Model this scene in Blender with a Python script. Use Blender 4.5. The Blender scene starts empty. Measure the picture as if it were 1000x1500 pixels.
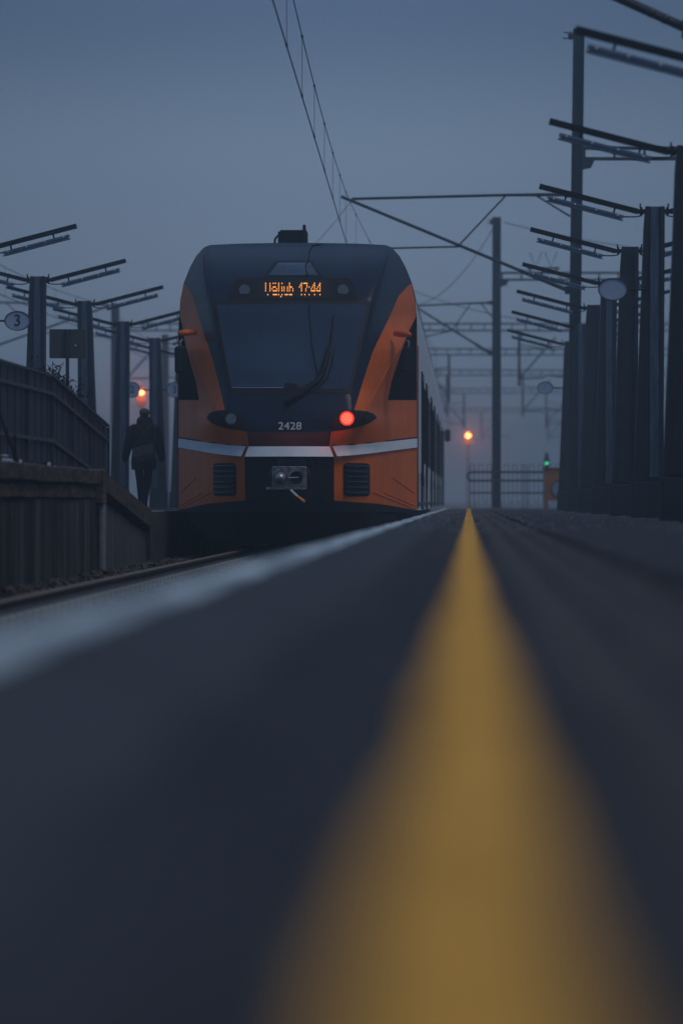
import bpy, bmesh, math, random
from mathutils import Vector, Matrix
random.seed(7)
sc = bpy.context.scene
COL = sc.collection
R = math.radians
F = 5625.0            # focal length in photo pixels
VX, VY = 686.0, 735.0 # vanishing point of the tracks in the photo
CAMZ = 0.20           # lens height above the platform surface (platform top is z = 0)

def at(px, py, Y):
    return Vector(((px - VX) * Y / F, Y, CAMZ + (VY - py) * Y / F))

# ------------------------------------------------------------------ materials
def mat(name, col, rough=0.7, metal=0.0, spec=0.5, var=0.0, vscale=6.0, bump=0.0, bscale=40.0,
        stretch=(1, 1, 1), col2=None, emit=None, estr=0.0, coat=0.0, rpos=(0.36, 0.66)):
    m = bpy.data.materials.new(name); m.use_nodes = True
    nt = m.node_tree; b = nt.nodes['Principled BSDF']
    b.inputs['Base Color'].default_value = (*col, 1)
    b.inputs['Roughness'].default_value = rough
    b.inputs['Metallic'].default_value = metal
    b.inputs['Specular IOR Level'].default_value = spec
    b.inputs['Coat Weight'].default_value = coat
    b.inputs['Coat Roughness'].default_value = 0.08
    if var or bump or col2:
        tc = nt.nodes.new('ShaderNodeTexCoord')
        mp = nt.nodes.new('ShaderNodeMapping'); mp.inputs['Scale'].default_value = stretch
        nt.links.new(tc.outputs['Object'], mp.inputs['Vector'])
    if var or col2:
        n = nt.nodes.new('ShaderNodeTexNoise'); n.inputs['Scale'].default_value = vscale
        n.inputs['Detail'].default_value = 6; n.inputs['Roughness'].default_value = 0.65
        nt.links.new(mp.outputs[0], n.inputs['Vector'])
        rp = nt.nodes.new('ShaderNodeValToRGB')
        c2 = col2 if col2 else tuple(c * (1 + var) for c in col)
        c1 = col if col2 else tuple(c * (1 - var) for c in col)
        rp.color_ramp.elements[0].position = rpos[0]; rp.color_ramp.elements[0].color = (*c1, 1)
        rp.color_ramp.elements[1].position = rpos[1]; rp.color_ramp.elements[1].color = (*c2, 1)
        nt.links.new(n.outputs['Fac'], rp.inputs[0]); nt.links.new(rp.outputs[0], b.inputs['Base Color'])
    if bump:
        n2 = nt.nodes.new('ShaderNodeTexNoise'); n2.inputs['Scale'].default_value = bscale
        n2.inputs['Detail'].default_value = 4
        nt.links.new(mp.outputs[0], n2.inputs['Vector'])
        bp = nt.nodes.new('ShaderNodeBump'); bp.inputs['Strength'].default_value = bump
        bp.inputs['Distance'].default_value = 0.02
        nt.links.new(n2.outputs['Fac'], bp.inputs['Height']); nt.links.new(bp.outputs[0], b.inputs['Normal'])
    if emit:
        b.inputs['Emission Color'].default_value = (*emit, 1)
        b.inputs['Emission Strength'].default_value = estr
    return m

M = {}
M['asphalt'] = mat('asphalt', (0.020, 0.026, 0.036), 0.85, spec=0.3, bump=0.9, bscale=70, col2=(0.074, 0.085, 0.103), vscale=2.6, stretch=(2.2, 0.55, 1))
M['slab'] = mat('edge_slab', (0.034, 0.042, 0.054), 0.85, spec=0.3, col2=(0.085, 0.097, 0.115), vscale=4, stretch=(2, 0.5, 1), bump=0.6, bscale=50)
M['tactile'] = mat('tactile_paving', (0.036, 0.038, 0.042), 0.8, spec=0.3, col2=(0.085, 0.085, 0.083), vscale=3.0, stretch=(6, 0.35, 1), bump=0.3)
M['joint'] = mat('paving_joint', (0.016, 0.016, 0.018), 0.95, spec=0.1)
M['yellow'] = mat('yellow_paint', (0.36, 0.185, 0.030), 0.75, spec=0.2, col2=(1.0, 0.53, 0.085), vscale=5, stretch=(3, 0.5, 1), bump=0.4, bscale=80, rpos=(0.28, 0.62))
M['white_line'] = mat('white_line_paint', (0.075, 0.125, 0.21), 0.7, spec=0.3, col2=(0.74, 0.92, 1.0), vscale=2.2, stretch=(3, 0.35, 1), bump=0.3, bscale=80, rpos=(0.33, 0.60))
M['ballast'] = mat('ballast_bed', (0.030, 0.028, 0.027), 0.95, spec=0.15, var=0.5, vscale=14, bump=1.0, bscale=22)
M['stone'] = mat('ballast_stone', (0.035, 0.033, 0.032), 0.9, spec=0.2, col2=(0.10, 0.095, 0.09), vscale=9)
M['grit'] = mat('grit', (0.05, 0.055, 0.065), 0.9, col2=(0.40, 0.45, 0.52), vscale=3.0)
M['ground'] = mat('ground', (0.045, 0.045, 0.042), 0.95, spec=0.1, var=0.4, vscale=0.6)
M['concrete'] = mat('dark_concrete', (0.021, 0.022, 0.025), 0.9, spec=0.2, col2=(0.16, 0.175, 0.185), vscale=1.9, stretch=(1, 1.7, 0.14), bump=0.5, bscale=18, rpos=(0.47, 0.78))
M['concrete_side'] = mat('platform_concrete', (0.045, 0.045, 0.045), 0.9, spec=0.2, var=0.4, vscale=4, bump=0.3)
M['coping'] = mat('rotten_coping', (0.022, 0.018, 0.016), 0.9, spec=0.2, col2=(0.13, 0.10, 0.082), vscale=4, stretch=(1, 0.6, 2.5), bump=0.9, bscale=14)
M['ramp_wall'] = mat('ramp_wall', (0.055, 0.062, 0.070), 0.85, spec=0.25, col2=(0.11, 0.12, 0.13), vscale=3, stretch=(1, 1, 0.2), bump=0.2)
M['pipe'] = mat('grey_pipe', (0.20, 0.225, 0.255), 0.6, metal=0.1, var=0.2, vscale=12)
M['steel'] = mat('painted_steel', (0.024, 0.032, 0.046), 0.5, spec=0.4, var=0.3, vscale=7, stretch=(1, 1, 0.3))
M['steel_face'] = mat('worn_steel', (0.055, 0.075, 0.110), 0.32, metal=0.6, spec=0.5, col2=(0.16, 0.20, 0.27), vscale=7, stretch=(2.5, 1, 0.25), bump=0.06, bscale=8)
M['arm'] = mat('dark_arm', (0.010, 0.012, 0.016), 0.6, spec=0.3)
M['lamp'] = mat('lamp_housing', (0.17, 0.235, 0.34), 0.38, metal=0.4, spec=0.5, var=0.2, vscale=10)
M['screw'] = mat('bright_screw', (0.75, 0.76, 0.78), 0.3, metal=0.3)
M['mast'] = mat('galvanised_mast', (0.030, 0.042, 0.062), 0.6, metal=0.2, var=0.3, vscale=5, stretch=(1, 1, 0.4))
M['wire'] = mat('wire', (0.014, 0.014, 0.016), 0.6, metal=0.3)
M['ceramic'] = mat('insulator', (0.05, 0.04, 0.038), 0.3, spec=0.5)
M['orange'] = mat('orange_paint', (0.70, 0.135, 0.006), 0.36, spec=0.24, coat=0.0, col2=(0.88, 0.175, 0.009), vscale=2.6, stretch=(1.4, 1, 0.35))
M['red_dark'] = mat('dark_red', (0.135, 0.022, 0.014), 0.4, spec=0.4, var=0.2, vscale=3)  # dark red of the nose strip and the cabinet top
M['black_paint'] = mat('black_gloss_paint', (0.004, 0.011, 0.036), 0.30, spec=0.30, coat=0.0, var=0.25, vscale=2.4)
M['black_matt'] = mat('black_matt', (0.012, 0.013, 0.016), 0.75, spec=0.2)
M['rubber'] = mat('rubber', (0.008, 0.008, 0.009), 0.6, spec=0.3)
M['band'] = mat('pale_band', (0.80, 0.90, 0.98), 0.35, spec=0.6, var=0.06, vscale=2.2)
M['glass'] = mat('windscreen_glass', (0.020, 0.042, 0.088), 0.10, spec=0.6, var=0.30, vscale=0.9, stretch=(1, 1, 1.8))  # uneven tone stands in for reflection streaks on the windscreen
M['side_glass'] = mat('side_glass', (0.010, 0.013, 0.020), 0.6, spec=0.0)
M['pane'] = mat('hatch_glass', (0.040, 0.066, 0.115), 0.15, spec=0.5, var=0.3, vscale=4)
M['lens'] = mat('lamp_lens', (0.17, 0.22, 0.28), 0.15, spec=0.6, var=0.2, vscale=20)
M['body_white'] = mat('train_side_paint', (0.66, 0.75, 0.86), 0.42, spec=0.4, coat=0.1, var=0.10, vscale=1.5)
M['roof'] = mat('train_roof', (0.040, 0.050, 0.066), 0.5, spec=0.4, var=0.2, vscale=2)
M['cast'] = mat('cast_metal', (0.26, 0.275, 0.30), 0.45, metal=0.5, spec=0.5, var=0.5, vscale=14, bump=0.3, bscale=30)
M['chrome'] = mat('bare_cone_metal', (0.42, 0.44, 0.47), 0.35, metal=0.8)
M['handle_white'] = mat('handle_white', (0.75, 0.76, 0.78), 0.5)
M['handle_orange'] = mat('handle_orange', (0.85, 0.33, 0.06), 0.5)
M['text_white'] = mat('text_white', (0.80, 0.82, 0.85), 0.5)
M['led'] = mat('led_amber', (0.4, 0.15, 0.02), 0.5, emit=(1.0, 0.33, 0.045), estr=2.1)
M['led_red'] = mat('led_red', (0.4, 0.03, 0.02), 0.5, emit=(1.0, 0.25, 0.13), estr=3.2)
M['red_lens'] = mat('red_lens', (0.5, 0.02, 0.015), 0.25, emit=(1.0, 0.03, 0.02), estr=0.75)
M['sig_red'] = mat('signal_orange_lens', (0.4, 0.1, 0.02), 0.3, emit=(1.0, 0.24, 0.06), estr=5.0)
M['sig_green'] = mat('signal_green_lens', (0.02, 0.4, 0.1), 0.3, emit=(0.03, 1.0, 0.38), estr=1.6)
M['sign_face'] = mat('sign_face', (0.42, 0.54, 0.74), 0.55, var=0.06, vscale=3)
M['sign_rim'] = mat('sign_rim', (0.06, 0.075, 0.10), 0.5)
M['sign_text'] = mat('sign_text', (0.008, 0.009, 0.012), 0.6)
M['board'] = mat('board_back', (0.060, 0.066, 0.068), 0.7, var=0.15, vscale=4)
M['rail'] = mat('rust_rail', (0.030, 0.021, 0.017), 0.8, metal=0.1, col2=(0.06, 0.042, 0.032), vscale=10, stretch=(1, 0.5, 1), bump=0.3)
M['rail_top'] = mat('rail_head', (0.36, 0.27, 0.22), 0.45, metal=0.5, var=0.3, vscale=10, stretch=(1, 0.2, 1))
M['sleeper'] = mat('sleeper', (0.022, 0.021, 0.020), 0.9, var=0.3, vscale=6, bump=0.3)
M['clip'] = mat('rail_clip', (0.28, 0.235, 0.205), 0.5, metal=0.2)
M['sheet'] = mat('railing_sheet', (0.020, 0.034, 0.055), 0.55, spec=0.35, var=0.35, vscale=3, stretch=(1, 1, 0.25))
M['sheet_dark'] = mat('railing_rail', (0.046, 0.066, 0.095), 0.5, metal=0.2, var=0.2, vscale=8)
M['snow'] = mat('old_snow', (0.60, 0.64, 0.70), 0.8, var=0.2, vscale=14, bump=0.4)
M['twig'] = mat('dry_twig', (0.045, 0.034, 0.026), 0.9)
M['leaf'] = mat('dry_leaf', (0.028, 0.028, 0.022), 0.85, var=0.4, vscale=9)
M['coat'] = mat('dark_coat', (0.013, 0.013, 0.015), 0.9, spec=0.15, var=0.25, vscale=20, bump=0.25, bscale=30)
M['trouser'] = mat('dark_trousers', (0.014, 0.014, 0.017), 0.9, spec=0.15)
M['skin'] = mat('skin', (0.28, 0.16, 0.12), 0.6)
M['cap'] = mat('knit_cap', (0.075, 0.070, 0.066), 0.95, bump=0.4, bscale=60)
M['bag'] = mat('brown_bag', (0.052, 0.038, 0.028), 0.75, var=0.3, vscale=12, bump=0.2)
M['bag_flap'] = mat('bag_flap', (0.075, 0.062, 0.050), 0.75, var=0.3, vscale=12)
M['cab_orange'] = mat('cabinet_orange', (0.43, 0.155, 0.035), 0.55, var=0.12, vscale=4)
M['cab_white'] = mat('cabinet_white', (0.60, 0.64, 0.70), 0.5)
M['disc'] = mat('disc_blue', (0.30, 0.38, 0.48), 0.5)

# ------------------------------------------------------------------ mesh builder
class MB:
    def __init__(s): s.bm = bmesh.new()
    def box(s, c, d, rot=None):
        g = bmesh.ops.create_cube(s.bm, size=1.0)['verts']
        for v in g:
            p = Vector((v.co.x * d[0], v.co.y * d[1], v.co.z * d[2]))
            if rot is not None: p = rot @ p
            v.co = p + Vector(c)
        return s
    def bar(s, a, b, w, h, up=Vector((0, 1, 0))):
        a = Vector(a); b = Vector(b); d = b - a; L = d.length; d.normalize()
        x = d.cross(up)
        if x.length < 1e-5: x = d.cross(Vector((1, 0, 0)))
        x.normalize(); y = x.cross(d)
        m = Matrix((x, y, d)).transposed()
        return s.box((a + b) / 2, (h, w, L), m)
    def tube(s, pts, r, seg=8, caps=True):
        pts = [Vector(p) for p in pts]; rs = r if isinstance(r, (list, tuple)) else [r] * len(pts)
        rings = []; ref = None
        for i, p in enumerate(pts):
            t = (pts[min(i + 1, len(pts) - 1)] - pts[max(i - 1, 0)]).normalized()
            if ref is None: ref = Vector((0, 0, 1)) if abs(t.z) < 0.9 else Vector((1, 0, 0))
            x = t.cross(ref); x.normalize(); y = t.cross(x); ref = -y if ref.dot(-y) > 0 else y
            x = t.cross(ref).normalized(); y = t.cross(x)
            rings.append([s.bm.verts.new(p + (x * math.cos(2 * math.pi * k / seg) + y * math.sin(2 * math.pi * k / seg)) * rs[i]) for k in range(seg)])
        for a, b in zip(rings, rings[1:]):
            for k in range(seg):
                s.bm.faces.new((a[k], a[(k + 1) % seg], b[(k + 1) % seg], b[k]))
        if caps:
            s.bm.faces.new(rings[0][::-1]); s.bm.faces.new(rings[-1])
        return s
    def prism(s, poly, axis, a, b):
        def mk(p, t):
            if axis == 'y': return (p[0], t, p[1])
            if axis == 'x': return (t, p[0], p[1])
            return (p[0], p[1], t)
        A = [s.bm.verts.new(mk(p, a)) for p in poly]; B = [s.bm.verts.new(mk(p, b)) for p in poly]
        s.bm.faces.new(A); s.bm.faces.new(B[::-1])
        n = len(poly)
        for k in range(n): s.bm.faces.new((A[k], B[k], B[(k + 1) % n], A[(k + 1) % n]))
        return s
    def ellipsoid(s, c, r, seg=16, rings=10):
        g = bmesh.ops.create_uvsphere(s.bm, u_segments=seg, v_segments=rings, radius=1.0)['verts']
        for v in g: v.co = Vector((v.co.x * r[0] + c[0], v.co.y * r[1] + c[1], v.co.z * r[2] + c[2]))
        return s
    def disc(s, c, rx, rz, y0, y1, seg=28):
        return s.prism([(c[0] + rx * math.cos(2 * math.pi * k / seg), c[1] + rz * math.sin(2 * math.pi * k / seg)) for k in range(seg)], 'y', y0, y1)
    def ring(s, c, r0, r1, y0, y1, seg=28, sq=1.0):
        v = []
        for k in range(seg):
            a = 2 * math.pi * k / seg; ca, sa = math.cos(a), math.sin(a) * sq
            v.append([s.bm.verts.new((c[0] + r * ca, y, c[1] + r * sa)) for r, y in ((r0, y0), (r1, y0), (r1, y1), (r0, y1))])
        for k in range(seg):
            A, B = v[k], v[(k + 1) % seg]
            for j in range(4): s.bm.faces.new((A[j], A[(j + 1) % 4], B[(j + 1) % 4], B[j]))
        return s
    def shift(s, d):
        for v in s.bm.verts: v.co += Vector(d)
        return s
    def build(s, name, m, parent=None, smooth=False, bevel=0.0, offset=None):
        bmesh.ops.recalc_face_normals(s.bm, faces=s.bm.faces[:])
        if bevel:
            es = [e for e in s.bm.edges if len(e.link_faces) == 2 and e.calc_face_angle(0) > 0.6]
            bmesh.ops.bevel(s.bm, geom=es, offset=bevel, segments=1, affect='EDGES', clamp_overlap=True)
        me = bpy.data.meshes.new(name); s.bm.to_mesh(me); s.bm.free()
        for mm in (m if isinstance(m, (list, tuple)) else [m]): me.materials.append(mm)
        if smooth:
            for p in me.polygons: p.use_smooth = True
            if smooth == 'auto': me.set_sharp_from_angle(angle=R(38))
        o = bpy.data.objects.new(name, me); COL.objects.link(o)
        if parent is not None: o.parent = parent
        if offset is not None: o.location = offset
        return o

def tag(o, label=None, cat=None, group=None, kind=None):
    if label: o['label'] = label
    if cat: o['category'] = cat
    if group: o['group'] = group
    if kind: o['kind'] = kind
    return o
def empty(name, loc, label, cat, group=None, rz=0.0):
    o = bpy.data.objects.new(name, None); COL.objects.link(o)
    o.location = loc; o.rotation_euler.z = rz; o.empty_display_size = 0.2
    return tag(o, label, cat, group)
def copy_tree(o, parent=None):
    c = o.copy(); COL.objects.link(c)
    if parent is not None: c.parent = parent
    for ch in list(o.children): copy_tree(ch, c)
    return c
def text_mesh(txt, size, depth=0.004):
    cu = bpy.data.curves.new('t', 'FONT'); cu.body = txt; cu.size = size; cu.extrude = depth
    cu.align_x = 'CENTER'; cu.align_y = 'CENTER'; cu.offset = 0.0
    o = bpy.data.objects.new('t', cu); COL.objects.link(o)
    dg = bpy.context.evaluated_depsgraph_get()
    me = bpy.data.meshes.new_from_object(o.evaluated_get(dg))
    bpy.data.objects.remove(o); bpy.data.curves.remove(cu)
    me.transform(Matrix.Rotation(R(90), 4, 'X'))   # faces -Y
    return me

# ------------------------------------------------------------------ camera, world, sun
cam = bpy.data.cameras.new('camera'); co = bpy.data.objects.new('camera', cam); COL.objects.link(co)
co.location = (0, 0, CAMZ); co.rotation_euler = (R(90), 0, 0)
cam.sensor_fit = 'VERTICAL'; cam.sensor_height = 36.0; cam.sensor_width = 24.0; cam.lens = 135.0
cam.shift_x = (500 - VX) / 1500.0; cam.shift_y = (VY - 750) / 1500.0
cam.clip_start = 0.05; cam.clip_end = 6000
cam.dof.use_dof = True; cam.dof.focus_distance = 54.5; cam.dof.aperture_fstop = 1.55; cam.dof.aperture_blades = 9
sc.camera = co

w = bpy.data.worlds.new('World'); sc.world = w; w.use_nodes = True
nt = w.node_tree; bg = nt.nodes['Background']
sky = nt.nodes.new('ShaderNodeTexSky'); sky.sky_type = 'NISHITA'; sky.sun_disc = False
sky.sun_elevation = R(60); sky.sun_rotation = R(122); sky.air_density = 1.6; sky.dust_density = 3.0; sky.ozone_density = 4.0
tc = nt.nodes.new('ShaderNodeTexCoord'); sep = nt.nodes.new('ShaderNodeSeparateXYZ')
nt.links.new(tc.outputs['Generated'], sep.inputs[0])
rp = nt.nodes.new('ShaderNodeValToRGB'); rp.color_ramp.interpolation = 'EASE'
el = rp.color_ramp.elements
def skyc(e, c):
    k = el.new(e); k.color = (*c, 1)
el[0].position = 0.0; el[0].color = (1.85, 3.05, 4.65, 1)
el[1].position = 1.0; el[1].color = (1.10, 1.75, 3.25, 1)
skyc(0.02, (1.82, 2.78, 4.10)); skyc(0.055, (1.74, 2.48, 3.62)); skyc(0.085, (1.54, 2.24, 3.36)); skyc(0.13, (0.72, 1.20, 2.22)); skyc(0.3, (0.92, 1.38, 2.42))
nt.links.new(sep.outputs['Z'], rp.inputs[0])
mx = nt.nodes.new('ShaderNodeMix'); mx.data_type = 'RGBA'; mx.inputs[0].default_value = 0.94
nt.links.new(sky.outputs[0], mx.inputs[6]); nt.links.new(rp.outputs[0], mx.inputs[7])
def mth(op, a, b_=None):
    n = nt.nodes.new('ShaderNodeMath'); n.operation = op
    for i_, v in enumerate((a, b_)):
        if v is None: continue
        if isinstance(v, (int, float)): n.inputs[i_].default_value = v
        else: nt.links.new(v, n.inputs[i_])
    return n.outputs[0]
dx = mth('DIVIDE', mth('ADD', sep.outputs['X'], 0.032), 0.085)      # sky brightened around the line's direction, partly imitating lens vignetting
glow = mth('ADD', mth('MULTIPLY', mth('EXPONENT', mth('MULTIPLY', mth('MULTIPLY', dx, dx), -1.0)), 0.27), 0.80)
vm = nt.nodes.new('ShaderNodeVectorMath'); vm.operation = 'SCALE'
nt.links.new(mx.outputs[2], vm.inputs[0]); nt.links.new(glow, vm.inputs['Scale'])
nt.links.new(vm.outputs[0], bg.inputs['Color']); bg.inputs['Strength'].default_value = 0.10

sl = bpy.data.lights.new('sun', 'SUN'); so = bpy.data.objects.new('sun', sl); COL.objects.link(so)
sl.energy = 0.68; sl.angle = R(22); sl.color = (1.0, 0.90, 0.79)
so.rotation_euler = (R(30), 0, R(58)); so.location = (0, -10, 20)   # from behind the camera, high and diffuse

sc.view_settings.view_transform = 'Standard'; sc.view_settings.look = 'None'
sc.view_settings.exposure = 0.0; sc.view_settings.gamma = 1.0
cy = sc.cycles
cy.use_denoising = True; cy.max_bounces = 8; cy.diffuse_bounces = 3; cy.glossy_bounces = 3; cy.volume_bounces = 3
cy.transparent_max_bounces = 6; cy.caustics_reflective = False; cy.caustics_refractive = False

# haze
hz = MB().box((0, 330, 6.0), (240, 780, 15.6)).build('haze', M['asphalt'])
tag(hz, kind='stuff')
hm = bpy.data.materials.new('haze_air'); hm.use_nodes = True; hn = hm.node_tree
for n in list(hn.nodes):
    if n.type == 'BSDF_PRINCIPLED': hn.nodes.remove(n)
pv = hn.nodes.new('ShaderNodeVolumePrincipled'); pv.inputs['Color'].default_value = (0.82, 0.97, 1.0, 1)
pv.inputs['Density'].default_value = 0.0033; pv.inputs['Anisotropy'].default_value = 0.80
hn.links.new(pv.outputs[0], hn.nodes['Material Output'].inputs['Volume'])
hz.data.materials.clear(); hz.data.materials.append(hm)

# ------------------------------------------------------------------ ground, platforms, markings
TZ = -0.50     # rail top
GZ = -0.68     # ballast level
P2Z = 0.05     # left platform top
tag(MB().box((0, 900, GZ - 0.5), (3000, 2400, 0.9)).build('ground', M['ground']), kind='structure')
tag(MB().box((-2.52, 150, GZ - 0.02), (3.55, 340, 0.07)).build('track_bed', M['ballast']), kind='structure')
PE = -0.70     # platform edge
PEND = 113.0
from mathutils import noise
def hump(x, y):
    """worn, slightly uneven surface of the platform"""
    k = min(1.0, max(0.15, (y - 14) / 25.0))
    return 2.0 * k * (0.0050 * noise.noise(Vector((x * 0.9, y * 0.35, 3.1))) + 0.0030 * noise.noise(Vector((x * 4.5, y * 1.3, 8.2))) + 0.0022 * noise.noise(Vector((x * 14.0, y * 4.0, 1.7))))
def ylist(y0, y1):
    out = []; y = y0
    while y < y1 - 1e-6:
        out.append(y); y += 0.5 if y < 16 else 0.16
    return out + [y1]
def sheet(name, m, x0, x1, y0, y1, dx, z, skirt=0.0, ragged=0.0):
    """a strip that follows the uneven platform surface"""
    b = MB(); n = max(1, round((x1 - x0) / dx)); rows = []
    for y in ylist(y0, y1):
        ra = ragged * noise.noise(Vector((y * 3.1, x0 * 9, 0))) ; rb = ragged * noise.noise(Vector((y * 2.7, x1 * 9, 5)))
        row = []
        for k in range(n + 1):
            x = x0 + (x1 - x0) * k / n + (ra if k == 0 else rb if k == n else 0)
            row.append(b.bm.verts.new((x, y, z + hump(x, y))))
        rows.append(row)
    for A, B in zip(rows, rows[1:]):
        for k in range(n): b.bm.faces.new((A[k], A[k + 1], B[k + 1], B[k]))
    if skirt:
        bd = [e for e in b.bm.edges if len(e.link_faces) == 1]
        r = bmesh.ops.extrude_edge_only(b.bm, edges=bd)
        for v in r['geom']:
            if isinstance(v, bmesh.types.BMVert): v.co.z -= skirt
    bmesh.ops.recalc_face_normals(b.bm, faces=b.bm.faces[:])
    return tag(b.build(name, m, smooth='auto'), kind='structure')
sheet('platform', M['asphalt'], -0.25, 5.2, -6, PEND, 0.09, 0.0, 0.70)
sheet('platform_edge', M['slab'], PE - 0.01, -0.252, -6, PEND, 0.06, 0.0, 0.15)
tag(MB().box((PE + 0.205, (PEND - 6) / 2, -0.42), (0.39, PEND + 6, 0.55)).build('platform_wall', M['concrete_side']), kind='structure')
# white line close to the edge, yellow safety line under the lens
sheet('white_edge_line', M['white_line'], PE + 0.004, PE + 0.122, -6, PEND - 0.5, 0.03, 0.006, 0.004, 0.016)
sheet('yellow_safety_line', M['yellow'], -0.044, 0.047, -6, PEND - 0.5, 0.024, 0.006, 0.004, 0.011)
for xa_, xb_ in ((0.105, 0.195), (0.230, 0.315), (0.355, 0.435)):
    sheet('tactile_strip', M['tactile'], xa_, xb_, -6, PEND - 0.5, 0.045, 0.005, 0.003, 0.004)
sheet('paving_joint', M['joint'], 0.460, 0.520, -6, PEND - 0.5, 0.03, 0.004, 0.002, 0.006)
b = MB()
for k in range(2600):      # grit and frost crumbs on the paving
    yy = 26 + 80 * random.random() ** 1.3; x = random.uniform(PE + 0.13, 3.0) if random.random() < .6 else random.uniform(PE, 0.6)
    r = random.uniform(0.0015, 0.0055)
    g = bmesh.ops.create_cube(b.bm, size=r * 2)['verts']
    rot = Matrix.Rotation(random.uniform(0, 6.3), 3, Vector((random.random(), random.random(), 1)).normalized())
    for v in g:
        q = rot @ v.co; v.co = Vector((q.x * 1.3 + x, q.y + yy, q.z + 0.004 + hump(x, yy)))
tag(b.build('grit', M['grit']), kind='stuff')
# left platform
tag(MB().box((-6.75, 83.5, P2Z - 0.45), (4.9, 63.2, 0.90)).build('far_platform', M['asphalt']), kind='structure')
tag(MB().box((-4.50, 83.5, P2Z + 0.006), (0.40, 63.2, 0.012)).build('far_platform_edge', M['slab']), kind='structure')
tag(MB().box((-4.45, 83.5, P2Z + 0.016), (0.10, 63.2, 0.010)).build('far_white_edge_line', M['white_line']), kind='structure')

# ------------------------------------------------------------------ left ramp: wall, deck, railing
WX = -4.30
zt = at(0, 675, F * -WX / (VX - 0)).z      # top of level wall
YB, YE = 44.7, 51.9
wl = empty('retaining_wall', (WX, 30, GZ), 'dark stained concrete retaining wall beside the track, with a ramp sloping down at its far end', 'wall')
off = Vector((-WX, -30, -GZ))
MB().box((WX - 0.15, 29.3, (zt - 0.34 + GZ) / 2 - 0.1), (0.24, 30.6, zt - 0.34 - GZ + 0.2)).build('wall_panel', M['concrete'], wl, offset=off)
b = MB(); y = 14.0
while y < YB - 0.1:
    L = min(2.4, YB - 0.06 - y)
    b.box((WX - 0.14 + random.uniform(-0.012, 0.012), y + L / 2, zt - 0.09 + random.uniform(-0.008, 0.008)), (0.36, L - 0.015, 0.18))
    b.box((WX - 0.155 + random.uniform(-0.01, 0.01), y + L / 2, zt - 0.265), (0.30, L - 0.01, 0.16))
    y += L
b.build('coping', M['coping'], wl, offset=off, bevel=0.02)
MB().box((WX - 0.13, YB + 0.13, zt - 0.20), (0.40, 0.30, 0.42)).build('pier_cap', M['coping'], wl, offset=off, bevel=0.02)
MB().prism([(YB + 0.28, GZ - 0.2), (YE + 0.1, GZ - 0.2), (YE + 0.1, P2Z - 0.28), (YB + 0.28, zt - 0.30)], 'x', WX - 0.30, WX - 0.06).build('ramp_wall_panel', M['ramp_wall'], wl, offset=off)
MB().prism([(YB + 0.28, zt - 0.22), (YE, P2Z - 0.20), (YE, P2Z + 0.03), (YB + 0.28, zt)], 'x', WX - 0.34, WX + 0.02).build('ramp_coping', M['coping'], wl, offset=off)
MB().tube([(WX + 0.02, YB + 0.10, GZ - 0.05), (WX + 0.02, YB + 0.10, zt - 0.40)], 0.055, 12).build('drain_pipe', M['pipe'], wl, smooth='auto', offset=off)
tag(MB().box((-6.9, 29.3, (zt - 0.05 + GZ) / 2), (4.6, 30.8, zt - 0.05 - GZ)).build('upper_walkway', M['asphalt']), kind='structure')
tag(MB().prism([(YB, GZ), (YE, GZ), (YE, P2Z - 0.01), (YB, zt - 0.05)], 'x', -9.2, WX - 0.36).build('ramp', M['asphalt']), kind='structure')

RX = -4.86
YRB, YRE = F * -RX / (VX - 73), F * -RX / (VX - 155)
zr = at(0, 529, F * -RX / VX).z
zr2 = at(155, 624, YRE).z
rl = empty('ramp_railing', (RX, YRB, zt), 'grey sheet metal railing along the walkway, bending down to follow the ramp', 'railing')
off = Vector((-RX, -YRB, -zt))
def zline(y): return zr if y < YRB else zr + (zr2 - zr) * (y - YRB) / (YRE - YRB)
def strip(y0, y1, d0, d1, x0, x1, mb):
    mb.prism([(y0, zline(y0) - d1), (y1, zline(y1) - d1), (y1, zline(y1) - d0), (y0, zline(y0) - d0)], 'x', x0, x1)
b = MB()
n = 0; y = 20.0
while y < YRE - 0.02:    # pressed sheet: alternating flats give the vertical ribs
    lim = YRB if y < YRB - 0.001 else YRE
    y1 = min(y + (0.55 if n % 2 == 0 else 0.09), lim)
    d = 0.0 if n % 2 == 0 else 0.014
    strip(y, y1, 0.012, 1.00 if y < YRB - 0.001 else 0.98, RX - 0.01 - d, RX + 0.012 - d, b)
    y = y1; n += 1
b.build('sheet_panel', M['sheet'], rl, offset=off)
for nm, d0, d1 in (('top_rail', -0.012, 0.012), ('handrail', 0.185, 0.225), ('bottom_rail', 0.735, 0.775)):
    b = MB()
    strip(20, YRB, d0, d1, RX + 0.014, RX + 0.055, b); strip(YRB, YRE, d0, d1, RX + 0.014, RX + 0.055, b)
    b.build(nm, M['sheet_dark'], rl, offset=off)
y = 21.0; first = True
for y in [YRB - 7.5, YRB - 5.0, YRB - 2.5, YRB, YRB + 2.3, YRB + 4.6, YRE]:
    MB().box((RX + 0.035, y, zline(y) - 0.55), (0.038, 0.045, 1.06)).build('post', M['sheet_dark'], rl, offset=off)

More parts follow.
